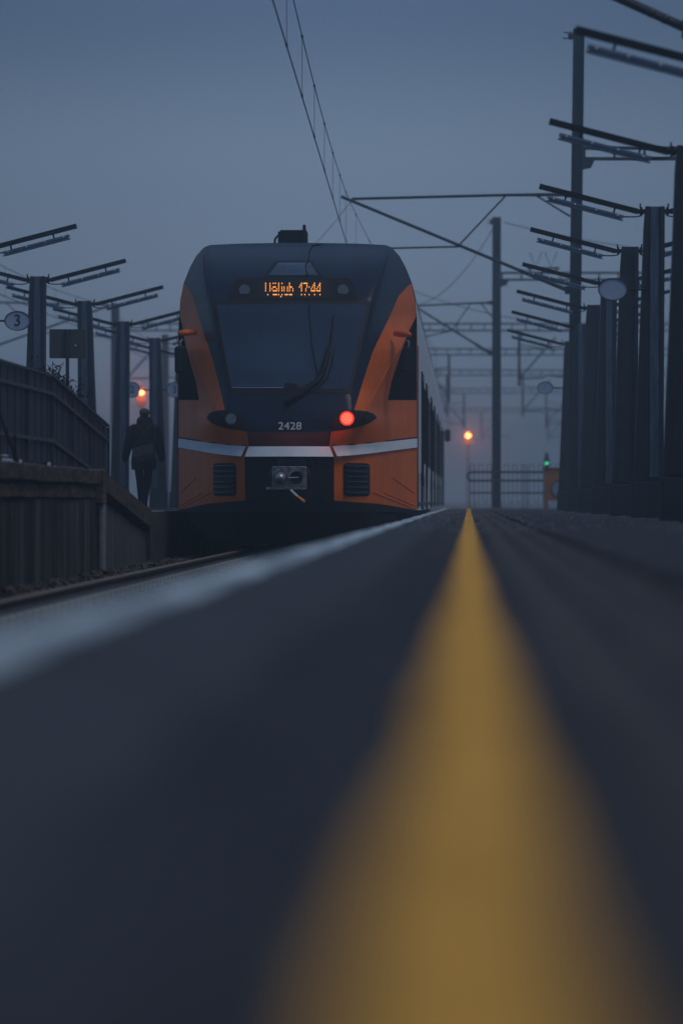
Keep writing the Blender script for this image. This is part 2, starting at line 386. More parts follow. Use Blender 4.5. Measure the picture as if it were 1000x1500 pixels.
# ------------------------------------------------------------------ rails, sleepers, ballast stones
def rail(x, label):
    g = empty('rail', (x, 40, TZ), label, 'rail', 'rails of the near track')
    prof = [(-0.07, -0.16), (0.07, -0.16), (0.07, -0.148), (0.012, -0.13), (0.010, -0.04), (0.034, -0.03), (0.034, -0.006), (-0.034, -0.006), (-0.034, -0.03), (-0.010, -0.04), (-0.012, -0.13), (-0.07, -0.148)]
    MB().prism(prof, 'y', -40, 110).build('rail_profile', M['rail'], g)
    MB().box((0, 35, -0.001), (0.064, 150, 0.009)).build('rail_head', M['rail_top'], g)
    return g
TX = -2.52
rail(TX - 0.76, 'rusty brown rail of the near track, the one nearer the retaining wall')
rail(TX + 0.76, 'rusty brown rail tucked close under the platform edge')
def sleeper():
    g = empty('sleeper', (TX, 16, GZ + 0.0), 'concrete sleeper with rail clips bedded in dark ballast under the near track', 'sleeper', 'sleepers under the near track')
    MB().box((0, 0, -0.03), (2.65, 0.26, 0.10)).build('sleeper_block', M['sleeper'], g, bevel=0.01)
    for sx in (-0.76, 0.76):
        for d in (-1, 1):
            MB().box((sx + d * 0.095, 0, 0.055), (0.085, 0.11, 0.07)).tube([(sx + d * 0.06, -0.07, 0.06), (sx + d * 0.13, -0.03, 0.085), (sx + d * 0.13, 0.03, 0.085), (sx + d * 0.06, 0.07, 0.06)], 0.014, 6).build('rail_clip', M['clip'], g)
    return g
sl0 = sleeper()
for k in range(1, 82):
    c = copy_tree(sl0); c.location.y = 16 + k * 0.5
b = MB()
for k in range(5200):
    x = random.uniform(-4.24, -0.75); yy = 20 + 38 * random.random() ** 0.8
    if x > -1.9 and random.random() < 0.7: continue
    r = random.uniform(0.018, 0.045)
    if x < -3.9 and random.random() < 0.25: r *= 1.5
    g = bmesh.ops.create_icosphere(b.bm, subdivisions=1, radius=r)['verts'] if r > 0.06 else bmesh.ops.create_cube(b.bm, size=r * 1.5)['verts']
    rot = Matrix.Rotation(random.uniform(0, 6.3), 3, Vector((random.random(), random.random(), random.random() + 0.01)).normalized())
    zz = GZ + 0.02 + (0.05 * max(0, (-3.85 - x)) / 0.4)
    for v in g:
        q = rot @ v.co; v.co = Vector((q.x * random.uniform(0.8, 1.2) + x, q.y + yy, q.z * 0.8 + zz))
tag(b.build('ballast_stones', M['stone']), kind='stuff')
# old snow scraps
def snow(px, py, Y, rx, label, x=None):
    p = at(px, py, Y)
    b = MB()
    n = 14; pts = [(rx * random.uniform(0.6, 1.1) * math.cos(2 * math.pi * k / n), rx * 1.6 * random.uniform(0.6, 1.1) * math.sin(2 * math.pi * k / n)) for k in range(n)]
    A = [b.bm.verts.new((q[0], q[1], 0)) for q in pts]; B = [b.bm.verts.new((q[0] * 0.6, q[1] * 0.6, rx * 0.16 * random.uniform(0.6, 1.2))) for q in pts]
    T = b.bm.verts.new((0, 0, rx * 0.18))
    b.bm.faces.new(A[::-1])
    for k in range(n):
        b.bm.faces.new((A[k], A[(k + 1) % n], B[(k + 1) % n], B[k])); b.bm.faces.new((B[k], B[(k + 1) % n], T))
    o = b.build('snow_patch', M['snow'], smooth=True); o.location = p
    tag(o, label, 'snow patch', 'scraps of old snow')
def yat(py, z): return (CAMZ - z) * F / (py - VY)
snow(80, 853, yat(853, GZ + 0.06), 0.055, 'small scrap of old snow on the ballast below the stained wall')
snow(183, 828, yat(828, GZ + 0.06), 0.075, 'scrap of old snow on the ballast beyond the drain pipe')
snow(8, 668, F * 4.5 / (VX - 8), 0.06, 'patch of old snow lying on the wall top at the left edge')

# ------------------------------------------------------------------ train
CX, HW, YS = -2.52, 1.765, 56.75
def interp(tab, z):
    if z <= tab[0][0]: return tab[0][1]
    for (a, fa), (b_, fb) in zip(tab, tab[1:]):
        if z <= b_:
            t = (z - a) / (b_ - a); return fa + (fb - fa) * t
    return tab[-1][1]
def sinterp(tab, z, h=0.09):
    return (interp(tab, z - h) + interp(tab, z - h / 2) + interp(tab, z) + interp(tab, z + h / 2) + interp(tab, z + h)) / 5
YC = [(-0.4, 54.15), (0.05, 53.95), (0.7, 53.85), (0.95, 53.87), (1.2, 53.95), (1.6, 54.15), (2.85, 54.75), (3.2, 55.12), (3.45, 55.55), (3.65, 56.1), (3.83, 56.75)]
WT = [(-1, HW), (2.30, HW), (2.65, 1.757), (2.976, 1.733), (3.228, 1.683), (3.46, 1.592), (3.63, 1.50), (3.773, 1.39), (3.83, 1.30)]
UC1 = [(-1, 0.95), (1.2, 0.90), (1.6, 0.86), (2.85, 1.17), (3.77, 1.38), (4, 1.38)]
UC2 = [(-1, 1.02), (1.0, 1.05), (1.31, 1.08), (1.70, 1.25), (2.3, 1.56), (2.5, 1.62), (4, 1.62)]
def sp(x, wd): return (math.sqrt(x * x + wd * wd) + x) / 2
def depth(u, z):
    """y of the nose surface; u = sideways from the train's axis, z = height above the lens"""
    u = abs(u); W = max(interp(WT, z), 1.0); yc = sinterp(YC, z)
    rem = max(0.0, YS - yc - 0.06 * W * W)
    k = min(1.0, max(0.0, (z - 2.2) / 0.5)); sB = 0.52 * (1 - k)
    wd = 0.03 if z > 1.15 else 0.03 + 0.35 * min(1, (1.15 - z) / 0.4)
    u1 = min(interp(UC1, z), W - 0.06); u2 = min(interp(UC2, z), W - 0.08)
    f1 = (sp(u - u1, wd) - sp(-u1, wd)) / (sp(W - u1, wd) - sp(-u1, wd))
    f2 = (sp(u - u2, wd) - sp(-u2, wd)) / (sp(W - u2, wd) - sp(-u2, wd))
    return yc + 0.06 * u * u + rem * ((1 - sB) * f1 + sB * f2)
def uz(px, py):
    Y = 55.0
    for _ in range(40):
        u = (px - VX) * Y / F - CX; z = (VY - py) * Y / F
        Y = depth(min(abs(u), HW), z)
    return (u, z)
def P3(u, z, off=0.0): return Vector((CX + u, depth(u, z) - off, z + CAMZ))

train = empty('passenger_train', (CX, YS, TZ), 'orange and black passenger train with its red tail lamp lit, standing at the platform', 'train')
TO = Vector((-CX, -YS, -TZ))
def tpart(mb, name, m, parent=None, **k):
    if parent is None: return mb.build(name, m, train, offset=TO, **k)
    return mb.build(name, m, parent, **k)

def grid_bm(u0, u1, z0, z1, step):
    bm = bmesh.new(); nu = max(1, int(round((u1 - u0) / step))); nz = max(1, int(round((z1 - z0) / step)))
    V = [[bm.verts.new((u0 + (u1 - u0) * i / nu, 0, z0 + (z1 - z0) * j / nz)) for i in range(nu + 1)] for j in range(nz + 1)]
    for j in range(nz):
        for i in range(nu): bm.faces.new((V[j][i], V[j][i + 1], V[j + 1][i + 1], V[j + 1][i]))
    return bm
def cut(bm, a, b_, clear=False, side=None):
    d = Vector((b_[0] - a[0], 0, b_[1] - a[1])); n = Vector((d.z, 0, -d.x))
    if n.length < 1e-6: return
    n.normalize()
    if side is not None and (Vector((side[0] - a[0], 0, side[1] - a[1]))).dot(n) > 0: n = -n
    bmesh.ops.bisect_plane(bm, geom=bm.verts[:] + bm.edges[:] + bm.faces[:], dist=1e-5, plane_co=(a[0], 0, a[1]), plane_no=n, clear_outer=clear)
def patch(poly, off, thick=0.02, step=0.06, flat=None):
    """convex polygon in (u, z) laid on the nose surface, standing proud by off"""
    us = [p[0] for p in poly]; zs = [p[1] for p in poly]
    bm = grid_bm(min(us), max(us), min(zs), max(zs), step)
    c = (sum(us) / len(us), sum(zs) / len(zs))
    for a, b_ in zip(poly, poly[1:] + poly[:1]): cut(bm, a, b_, True, c)
    for v in bm.verts: v.co = P3(v.co.x, v.co.z, off)
    if thick:
        bmesh.ops.recalc_face_normals(bm, faces=bm.faces[:])
        r = bmesh.ops.extrude_face_region(bm, geom=bm.faces[:])
        for v in r['geom']:
            if isinstance(v, bmesh.types.BMVert): v.co.y += 0.0
        # the original faces stay in front; the extruded copy is pushed back
        for v in r['geom']:
            if isinstance(v, bmesh.types.BMVert): v.co.y += thick
    m = MB(); m.bm.free(); m.bm = bm
    return m
def mirror(poly): return [(-u, z) for u, z in poly]
def pip(p, poly):
    c = False; n = len(poly); j = n - 1
    for i in range(n):
        if (poly[i][1] > p[1]) != (poly[j][1] > p[1]) and p[0] < (poly[j][0] - poly[i][0]) * (p[1] - poly[i][1]) / (poly[j][1] - poly[i][1]) + poly[i][0]: c = not c
        j = i
    return c
U = lambda pts: [uz(*p) for p in pts]

# --- nose shell
OUT_R = [(HW, -0.13), (HW, 2.30), (1.757, 2.65), (1.733, 2.976), (1.683, 3.228), (1.592, 3.46), (1.50, 3.63), (1.385, 3.755), (1.29, 3.79), (0.845, 3.81), (0, 3.82)]
outline = OUT_R + [(-u, z) for u, z in OUT_R[::-1][1:]]
inner = U([(598, 418), (584, 433), (568, 469), (545, 517), (531, 560), (518, 602)])
pod = U([(552, 612), (547, 606), (538, 602.5), (518, 600.5), (487, 603), (484, 632), (510, 628.5), (530, 624), (543, 619)])
zmask = uz(425, 632)[1]; zband = uz(425, 653)[1]; uj0 = pod[5][0]; uj1 = uz(481, 653)[0]
zfoot = uz(425, 733)[1]
orange_R = [(HW + .1, -1), (HW + .1, inner[0][1] + 0.10), (1.735, inner[0][1] + 0.08)] + inner + [(uj0, zmask), (uj1, zband), (uz(489, 669)[0], uz(489, 669)[1]), (uz(488, 734)[0], -1)]
flap = [(-uj0, zmask), (uj0, zmask), (uj1, zband), (uj1, -1), (-uj1, -1), (-uj1, zband)]
bm = grid_bm(-HW, HW, -0.15, 3.83, 0.055)
for a, b_ in zip(outline, outline[1:]): cut(bm, a, b_, True, (0, 1.5))
foot = [(uz(488, 733)[0], zfoot), (uz(555, 738)[0], uz(555, 738)[1]), (HW, -0.125)]
for a, b_ in zip(foot, foot[1:]):
    for sgn in (1, -1): cut(bm, (a[0] * sgn, a[1]), (b_[0] * sgn, b_[1]))
cutl = orange_R[2:]
for a, b_ in zip(cutl, cutl[1:]):
    for sgn in (1, -1): cut(bm, (a[0] * sgn, a[1]), (b_[0] * sgn, b_[1]))
cut(bm, (-1, zmask), (1, zmask)); cut(bm, (-1, zband), (1, zband))
dead = []
for f in bm.faces:
    c = f.calc_center_median(); p = (abs(c.x), c.z)
    if p[1] < interp([(foot[0][0], foot[0][1]), (foot[1][0], foot[1][1]), (HW, -0.125)], p[0]) - 1e-4: f.material_index = 1
    if pip(p, orange_R): f.material_index = 0
    elif zband < p[1] < zmask and p[0] < uj0: f.material_index = 2
    elif p[1] < zband: f.material_index = 3
    else: f.material_index = 1
    if p[0] > foot[0][0] and p[1] < interp(foot, p[0]) - 1e-4: f.material_index = 3
    f.smooth = True
for v in bm.verts: v.co = P3(v.co.x, v.co.z)
bmesh.ops.recalc_face_normals(bm, faces=bm.faces[:])
mb = MB(); mb.bm.free(); mb.bm = bm
nose = tpart(mb, 'nose_shell', [M['orange'], M['black_paint'], M['red_dark'], M['black_matt']], smooth=True)
# shadow gaps between the nose panels
b = MB()
for sg in (1, -1):
    for (a, c) in ((( uj0, zmask), (uj1, zband)),):
        b.tube([P3(sg * (a[0] + (c[0] - a[0]) * t / 4), a[1] + (c[1] - a[1]) * t / 4, 0.0) for t in range(5)], 0.008, 5)
    ib = [(u - 0.004, z) for u, z in inner]
b.tube([P3(-uj0 + 2 * uj0 * t / 10, zmask, 0.0) for t in range(11)], 0.007, 5)
tpart(b, 'panel_seam', M['rubber'])
for sg in (1, -1):
    tpart(MB().tube([P3(sg * (interp(UC1, 2.98 + .09 * t) + .012), 2.98 + .09 * t, 0.0) for t in range(8)], [.007, .010, .010, .010, .010, .008, .006, .003], 6), 'crease_shade', M['rubber'])  # added dark line imitating the shading along the upper crease
    for a, c in (((546, 721), (607, 745)), ((563, 722), (608, 741)), ((575, 700), (606, 722))):
        A_, C_ = uz(*a), uz(*c)
        tpart(MB().tube([P3(sg * (A_[0] + (C_[0] - A_[0]) * t / 8), A_[1] + (C_[1] - A_[1]) * t / 8, -0.003) for t in range(9)], 0.011, 8), 'reflection_ridge', M['orange'], smooth=True)  # added ridges that imitate reflection lines on the orange panels
    tpart(MB().tube([P3(sg * (uz(589, 501)[0] + (uz(536, 599)[0] - uz(589, 501)[0]) * t / 8), uz(589, 501)[1] + (uz(536, 599)[1] - uz(589, 501)[1]) * t / 8, -0.002) for t in range(9)], 0.008, 8), 'pillar_crease', M['orange'], smooth=True)
# hatch outline on the mask below the windscreen
hp = U([(402, 583), (471, 583), (471, 616), (402, 616)])
b = MB(); hp2 = hp + hp[:1]
b.tube([P3(*q) for q in hp2], 0.006, 5)
tpart(b, 'service_hatch', M['rubber'])

# --- windscreen and openings on the mask
ws = U([(541, 443), (511, 573)]); (tu, tz), (bu, bz) = ws
fr = [(-tu - .03, tz + .03), (tu + .03, tz + .03), (bu + .03, bz - .03), (-bu - .03, bz - .03)]
g = tpart(patch(fr, 0.010, 0.03, 0.10), 'windscreen_frame', M['rubber'], smooth='auto')
q = [(-tu + .03, tz - .035), (tu - .03, tz - .035), (bu - .015, bz + .03), (-bu + .015, bz + .03)]
tpart(patch(q, 0.016, 0.02, 0.08), 'windscreen', M['glass'], smooth='auto')
# lower edge: pale wash line and small cowl under the glass
b = MB(); zz = bz + 0.035
b.tube([P3(-bu + .03 + 0.72 * t / 8, zz + 0.012, 0.024) for t in range(9)], 0.006, 5)
tpart(b, 'wiper_rail', M['chrome'])
cw = U([(414, 571), (418, 561), (434, 561), (440, 571)])
tpart(patch(cw, 0.022, 0.02, 0.1), 'cowl', M['black_matt'])
# small window above the display
hw_ = U([(404, 382), (457, 382), (472, 405), (387, 405)])
tpart(patch(hw_, 0.010, 0.02, 0.06), 'roof_hatch_frame', M['rubber'], smooth='auto')
hg = U([(408, 384.5), (454, 384.5), (466, 403), (393, 403)])
tpart(patch(hg, 0.016, 0.02, 0.05), 'roof_hatch_glass', M['pane'], smooth='auto')
# destination display
dp = U([(355, 407), (506, 407), (514, 410), (524, 434), (522, 440), (336, 440), (334, 434), (345, 410)])
disp = tpart(patch(dp, 0.014, 0.03, 0.08), 'display_housing', M['black_matt'], smooth='auto')
dd = U([(378, 411), (481, 411), (481, 437), (378, 437)])
tpart(patch(dd, 0.020, 0.02, 0.08), 'display_screen', M['rubber'], disp)
font = {'V': ["10001", "10001", "10001", "10001", "10001", "01010", "00100"],
        'a': ["01010", "00000", "01110", "10001", "01111", "10001", "01111"],
        'l': ["1", "1", "1", "1", "1", "1", "1"],
        'j': ["01", "00", "01", "01", "01", "01", "01", "10"],
        'u': ["0000", "0000", "1001", "1001", "1001", "1001", "0111"],
        'b': ["1000", "1000", "1110", "1001", "1001", "1001", "1110"],
        '1': ["001", "011", "101", "001", "001", "001", "001"],
        '7': ["1111", "0001", "0001", "0010", "0010", "0100", "0100"],
        ':': ["0", "0", "1", "0", "0", "0", "1"],
        '4': ["0001", "0011", "0101", "1001", "1111", "0001", "0001"], ' ': ["000"] * 7}
b = MB(); cols = []
txt = "Valjub 17:44"; tot = sum(len(font[ch][0]) + 1 for ch in txt) - 1
pxw = 81.0 / tot; cx = 388.5
for ch in txt:
    g = font[ch]
    for j, row in enumerate(g):
        if j == 5: continue          # the row the display had not refreshed
        for i, v in enumerate(row):
            if v == '1':
                u, z = uz(cx + (i + 0.5) * pxw, 415.2 + j * 2.75)
                p = P3(u, z, 0.024)
                b.box(p, (0.0115, 0.006, 0.0175))
    cx += (len(g[0]) + 1) * pxw
tpart(b, 'led_text', M['led'], disp)
def lens_at(px, py, r, name, m, off=0.02, parent=None, rim=None):
    u, z = uz(px, py); p = P3(u, z, off)
    b = MB().disc((p.x, p.z), r, r, p.y - 0.012, p.y + 0.06, 24)
    o = tpart(b, name, m, parent)
    if rim: tpart(MB().ring((p.x, p.z), r, r * 1.18, p.y - 0.02, p.y + 0.07, 24), 'rim', rim, o if parent is None else parent)
    return o, p
lens_at(358.5, 425, 0.078, 'marker_lamp', M['lens'], 0.06, disp)
lens_at(502.5, 425, 0.078, 'marker_lamp', M['lens'], 0.06, disp)

# --- light pods
for sg in (1, -1):
    pp = pod if sg == 1 else mirror(pod)
    hl = tpart(patch(pp, 0.012, 0.03, 0.06), 'light_pod', M['black_matt'], smooth='auto')
    u0, z0 = uz(508, 613)
    p = P3(sg * u0, z0, 0.03)
    if sg == -1:
        hl['label'] = 'unlit light pod with a grey lens'
        tpart(MB().disc((p.x, p.z), 0.078, 0.078, p.y - 0.008, p.y + 0.08, 28), 'lens', M['lens'], hl)
        tpart(MB().ring((p.x, p.z), 0.078, 0.105, p.y - 0.014, p.y + 0.08, 28), 'lens_rim', M['rubber'], hl)
        tpart(MB().disc((p.x - 0.24, p.z + 0.01), 0.035, 0.04, p.y + 0.02, p.y + 0.2, 20), 'small_lens', M['rubber'], hl)
    else:
        hl['label'] = 'light pod with a lit red tail lamp'
        tpart(MB().disc((p.x, p.z), 0.102, 0.102, p.y - 0.008, p.y + 0.08, 32), 'red_lens', M['red_lens'], hl)
        b = MB()
        for ring_n, rr in ((1, 0), (6, 0.034), (12, 0.066)):
            for k in range(ring_n):
                a = 2 * math.pi * k / ring_n + rr * 9
                b.disc((p.x + rr * math.cos(a), p.z + rr * math.sin(a)), 0.0098, 0.0098, p.y - 0.016, p.y - 0.004, 8)
        tpart(b, 'led_cluster', M['led_red'], hl)
        tpart(MB().disc((p.x + 0.27, p.z + 0.01), 0.035, 0.04, p.y + 0.06, p.y + 0.3, 20), 'small_lens', M['rubber'], hl)
        tail_p = p.copy()
# --- pale band
zb = [(0, uz(425, 653.5), uz(425, 669))]
def bandpts(side_px): return None
cen = U([(366, 654), (484, 654), (490, 669), (360, 669)])
cu = (cen[1][0] - cen[0][0]) / 2; cl = (cen[2][0] - cen[3][0]) / 2; cz0 = cen[1][1]; cz1 = cen[2][1]
bb = patch([(-cu, cz0), (cu, cz0), (cl, cz1), (-cl, cz1)], 0.012, 0.05, 0.1)
for v in bb.bm.verts: v.co.y -= 0.075 * (cz0 + CAMZ - v.co.z) / (cz0 - cz1)      # the bumper face leans back
tpart(bb, 'bumper_band', M['band'], smooth='auto')
sR = [U([(487, 653.5), (540, 650.5), (548, 664.5), (493, 668.5)]), U([(540, 650.5), (611, 642.5), (611, 656), (548, 664.5)])]
for sg in (1, -1):
    bmj = None
    top = [(487, 653.5), (515, 652), (540, 649.5), (575, 646), (611, 642)]
    bot = [(494, 668.5), (515, 667), (540, 664.5), (575, 660), (611, 655.5)]
    b = MB(); rows = []
    N = 40
    for i in range(N + 1):
        t = i / N * (len(top) - 1); k = min(int(t), len(top) - 2); f = t - k
        a = uz(*[top[k][q] + (top[k + 1][q] - top[k][q]) * f for q in (0, 1)]); c = uz(*[bot[k][q] + (bot[k + 1][q] - bot[k][q]) * f for q in (0, 1)])
        ua = min(a[0], HW - .002); uc = min(c[0], HW - .002)
        col = []
        for j in range(4):
            s_ = j / 3; u = sg * (ua + (uc - ua) * s_); z = a[1] + (c[1] - a[1]) * s_
            col.append(b.bm.verts.new(P3(u, z, 0.012 + 0.075 * s_)))
        for j in range(4):
            s_ = 1 - j / 3; u = sg * (ua + (uc - ua) * s_); z = a[1] + (c[1] - a[1]) * s_
            col.append(b.bm.verts.new(P3(u, z, -0.02)))
        rows.append(col)
    for A, B in zip(rows, rows[1:]):
        for j in range(8): b.bm.faces.new((A[j], A[(j + 1) % 8], B[(j + 1) % 8], B[j]))
    b.bm.faces.new(rows[0]); b.bm.faces.new(rows[-1][::-1])
    tpart(b, 'bumper_band', M['band'], smooth='auto')
    # dark seal over the band
    tpart(MB().tube([P3(sg * min(uz(*[top[k][0], top[k][1] - 1.2])[0], HW - .002), uz(top[k][0], top[k][1] - 1.2)[1], 0.004) for k in range(len(top))], 0.010, 6), 'band_seal', M['rubber'])
# --- cab side windows, laid on the swept-back sides
win = U([(568, 586), (573, 560), (600, 482)]) + [(HW - .012, uz(611, 462)[1]), (HW - .012, uz(611, 586)[1])]
for sg in (1, -1):
    tpart(patch(win if sg == 1 else mirror(win), 0.012, 0.03, 0.05), 'cab_side_window', M['side_glass'], smooth='auto')
# --- grilles
gr = U([(503, 678), (542, 727)]); gu = (gr[0][0] + gr[1][0]) / 2; gz = (gr[0][1] + gr[1][1]) / 2
gw = (gr[1][0] - gr[0][0]) / 2; gh = (gr[0][1] - gr[1][1]) / 2
def rrect(cx_, cz_, a, h, r):
    pts = []
    for q, (sx, sz) in enumerate(((1, 1), (-1, 1), (-1, -1), (1, -1))):
        for k in range(5):
            t = R(90 * q + 22.5 * k); pts.append((cx_ + sx * (a - r) + r * math.cos(t), cz_ + sz * (h - r) + r * math.sin(t)))
    return pts
for sg in (1, -1):
    go = tpart(patch(rrect(sg * gu, gz, gw, gh, 0.05), 0.014, 0.03, 0.08), 'vent_grille', M['rubber'], smooth='auto')
    for k in range(6):
        zz = gz + gh * 0.80 - k * gh * 0.32
        b = MB()
        b.tube([P3(sg * (gu - gw * 0.84 + 2 * gw * 0.84 * t / 6), zz, 0.030) for t in range(7)], 0.022, 6)
        for v in b.bm.verts: pass
        tpart(b, 'slat', M['black_paint'], go)
# --- number
me = text_mesh("2428", 0.155, 0.004); u, z = uz(424.5, 624.5); p = P3(u, z, 0.012)
sx = 0.325 / max(1e-6, (max(v.co.x for v in me.vertices) - min(v.co.x for v in me.vertices)))
for v in me.vertices: v.co.x *= sx
me.transform(Matrix.Rotation(R(-14), 4, 'X'))
me.materials.append(M['text_white'])
o = bpy.data.objects.new('fleet_number', me); COL.objects.link(o); o.parent = train; o.location = p + TO
# --- flat dark patch painting in the recess shade, and the coupler
rc = U([(360, 671), (489, 671), (488, 741), (362, 741)])
uR = rc[1][0]
tpart(patch([(-uR, rc[1][1]), (uR, rc[1][1]), (uR, rc[2][1]), (-uR, rc[2][1])], 0.012, 0.03, 0.1), 'recess_shade_patch', M['black_matt'])
YCP = 53.35
def cp(px, py): q = at(px, py, YCP); return (q.x, q.z)
x0, z0 = cp(398, 717); x1, z1 = cp(449, 683)
cpl = tpart(MB().prism([(x0 + .02, z0), (x1 - .02, z0), (x1, z0 + .03), (x1, z1 - .02), (x1 - .02, z1), (x0 + .02, z1), (x0, z1 - .02), (x0, z0 + .03)], 'y', YCP, YCP + 0.10), 'coupler', M['cast'], bevel=0.006)
c = cp(411, 700)
tpart(MB().ring(c, 0.095, 0.112, YCP - 0.03, YCP + 0.02), 'cone_ring', M['cast'], cpl)
tpart(MB().ellipsoid((c[0], YCP, c[1]), (0.088, 0.16, 0.088)), 'cone', M['chrome'], cpl, smooth=True)
c2 = cp(434, 700)
tpart(MB().disc(c2, 0.092, 0.092, YCP - 0.004, YCP + 0.02), 'socket', M['black_matt'], cpl)
tpart(MB().ring(c2, 0.092, 0.112, YCP - 0.03, YCP + 0.02), 'socket_ring', M['cast'], cpl)
tpart(MB().tube([(c[0] + .11, YCP - .04, c[1] + .0), (c2[0] + 0.03, YCP - .04, c2[1] + .005)], 0.012, 6), 'hook_bar', M['chrome'], cpl)
q0 = cp(390, 715); q1 = cp(449, 718)
tpart(MB().box(((q0[0] + q1[0]) / 2, YCP + 0.03, q0[1]), (q1[0] - q0[0], 0.12, 0.035)), 'foot_bar', M['cast'], cpl)
for (px, py) in ((402, 687), (445, 687), (445, 713), (402, 713), (423, 686), (423, 714)):
    cc = cp(px, py); tpart(MB().disc(cc, 0.014, 0.014, YCP - 0.015, YCP + 0.02, 8), 'bolt', M['rubber'], cpl)
xa, za = cp(412, 681); xb, zb_ = cp(440, 672)
tpart(MB().box(((xa + xb) / 2, YCP + 0.12, (za + zb_) / 2), (xb - xa + .12, 0.1, zb_ - za)), 'mounting_plate', M['black_paint'], cpl)
h0 = at(426, 718, YCP); h1 = at(436, 727, YCP); h2 = at(447, 735, YCP)
tpart(MB().tube([h0 - Vector((0, .05, 0)), h1 - Vector((0, .12, 0))], 0.017, 8), 'release_handle', M['handle_white'], cpl)
tpart(MB().tube([h1 - Vector((0, .12, 0)), h2 - Vector((0, .18, 0))], 0.020, 8), 'handle_grip', M['handle_orange'], cpl)
for sx_, nm in ((397, 0), (450, 1)):
    a = cp(sx_, 686)
    tpart(MB().tube([(a[0], YCP + .05, a[1]), (a[0] + (.03 if nm else -.03), YCP, a[1] - .08), (a[0] + (.035 if nm else -.035), YCP + .02, a[1] - .2), (a[0] + (.01 if nm else -.01), YCP + .12, a[1] - .3)], 0.014, 6), 'air_hose', M['rubber'], cpl)
# --- plough and underframe
mz = CAMZ
tpart(MB().prism([(-1.50 + CX, -0.22 + mz), (-1.2 + CX, -0.40 + mz - .12), (1.2 + CX, -0.40 + mz - .12), (1.50 + CX, -0.22 + mz), (0.62 + CX, -0.02 + mz), (-0.62 + CX, -0.02 + mz)], 'y', 54.9, 55.1), 'snow_plough', M['black_matt'])
tpart(MB().box((CX, 86.5, -0.12), (2.7, 60, 0.62)), 'underframe', M['black_matt'])
for yy in (57.6, 60.2, 70.6, 73.2):
    wset = MB()
    for sx_ in (-0.76, 0.76):
        wset.tube([(CX + sx_ - .065, yy, TZ + .405), (CX + sx_ + .065, yy, TZ + .405)], 0.40, 24)
    wset.tube([(CX - .76, yy, TZ + .405), (CX + .76, yy, TZ + .405)], 0.08, 10)
    tpart(wset, 'wheelset', M['cast'], smooth='auto')

# --- car bodies
body_out = [(CX + u, z + mz) for u, z in outline]
ends = [(YS - 0.02, 72.7), (73.3, 87.6), (88.2, 102.4), (103.0, 117.0)]
for i, (ya, yb) in enumerate(ends):
    b = MB()
    A = [b.bm.verts.new((p[0], ya, p[1])) for p in body_out]; B = [b.bm.verts.new((p[0], yb, p[1])) for p in body_out]
    n = len(A)
    for k in range(n):
        f = b.bm.faces.new((A[k], A[(k + 1) % n], B[(k + 1) % n], B[k]))
        zc = (A[k].co.z + A[(k + 1) % n].co.z) / 2
        f.material_index = 0 if zc < 2.95 + mz else 1
        f.smooth = True
    if i: b.bm.faces.new(A)
    b.bm.faces.new(B[::-1])
    bo = tpart(b, 'car_body', [M['body_white'], M['roof']], smooth='auto')
    if i: tpart(MB().box((CX, ya - 0.3, 1.75), (2.9, 0.7, 3.4)), 'gangway', M['rubber'])
    # windows and doors on both sides
    L = yb - ya
    zones = []
    y = ya + (3.2 if i == 0 else 0.9); k = 0
    dpos = [ya + L * 0.34, ya + L * 0.72] if i in (0, 3) else [ya + L * 0.25, ya + L * 0.75]
    while y + 1.3 < yb - 0.5:
        hit = [d for d in dpos if y < d + 0.85 and y + 1.5 > d - 0.85]
        if hit: y = hit[0] + 0.9; continue
        zones.append((y, y + 1.45)); y += 1.62
    for sg in (1, -1):
        X = CX + sg * HW
        for (wa, wb) in zones:
            wo = tpart(MB().box((X, (wa + wb) / 2, mz + 1.28), (0.03, wb - wa, 1.26)), 'side_window', M['side_glass'])
        for d in dpos:
            do = tpart(MB().box((X, d, mz + 0.98), (0.036, 1.56, 2.16)), 'side_door', M['body_white'])
            for e in (-1, 1): tpart(MB().box((X, d + e * 0.37, mz + 1.10), (0.048, 0.60, 1.70)), 'door_glass', M['side_glass'], do)
            tpart(MB().box((X, d, mz + 0.98), (0.046, 0.03, 2.16)), 'door_seal', M['rubber'], do)
            for e in (-1, 1): tpart(MB().box((X, d + e * 0.80, mz + 0.98), (0.05, 0.05, 2.2)), 'door_frame', M['rubber'], do)
        tpart(MB().box((X, (ya + yb) / 2, mz - 0.03), (0.03, yb - ya - 0.2, 0.05)), 'sill_strip', M['roof'])
        for q in range(int(L / 2.4)):
            tpart(MB().box((X, ya + 1.3 + q * 2.4, mz + 0.18), (0.016, 0.03, 0.50)), 'skirt_seam', M['roof'])
        for q in (0.2, 0.6):
            tpart(MB().box((X, ya + L * q + 1.0, mz + 0.40), (0.03, 0.22, 0.16)), 'side_socket', M['rubber'])
# roof edge door line on cab side
for sg in (1, -1):
    tpart(MB().tube([(CX + sg * (HW + .002), YS + 0.05, mz + z_) for z_ in (-0.1, 0.8, 1.6, 2.3)], 0.012, 6), 'cab_seam', M['rubber'])
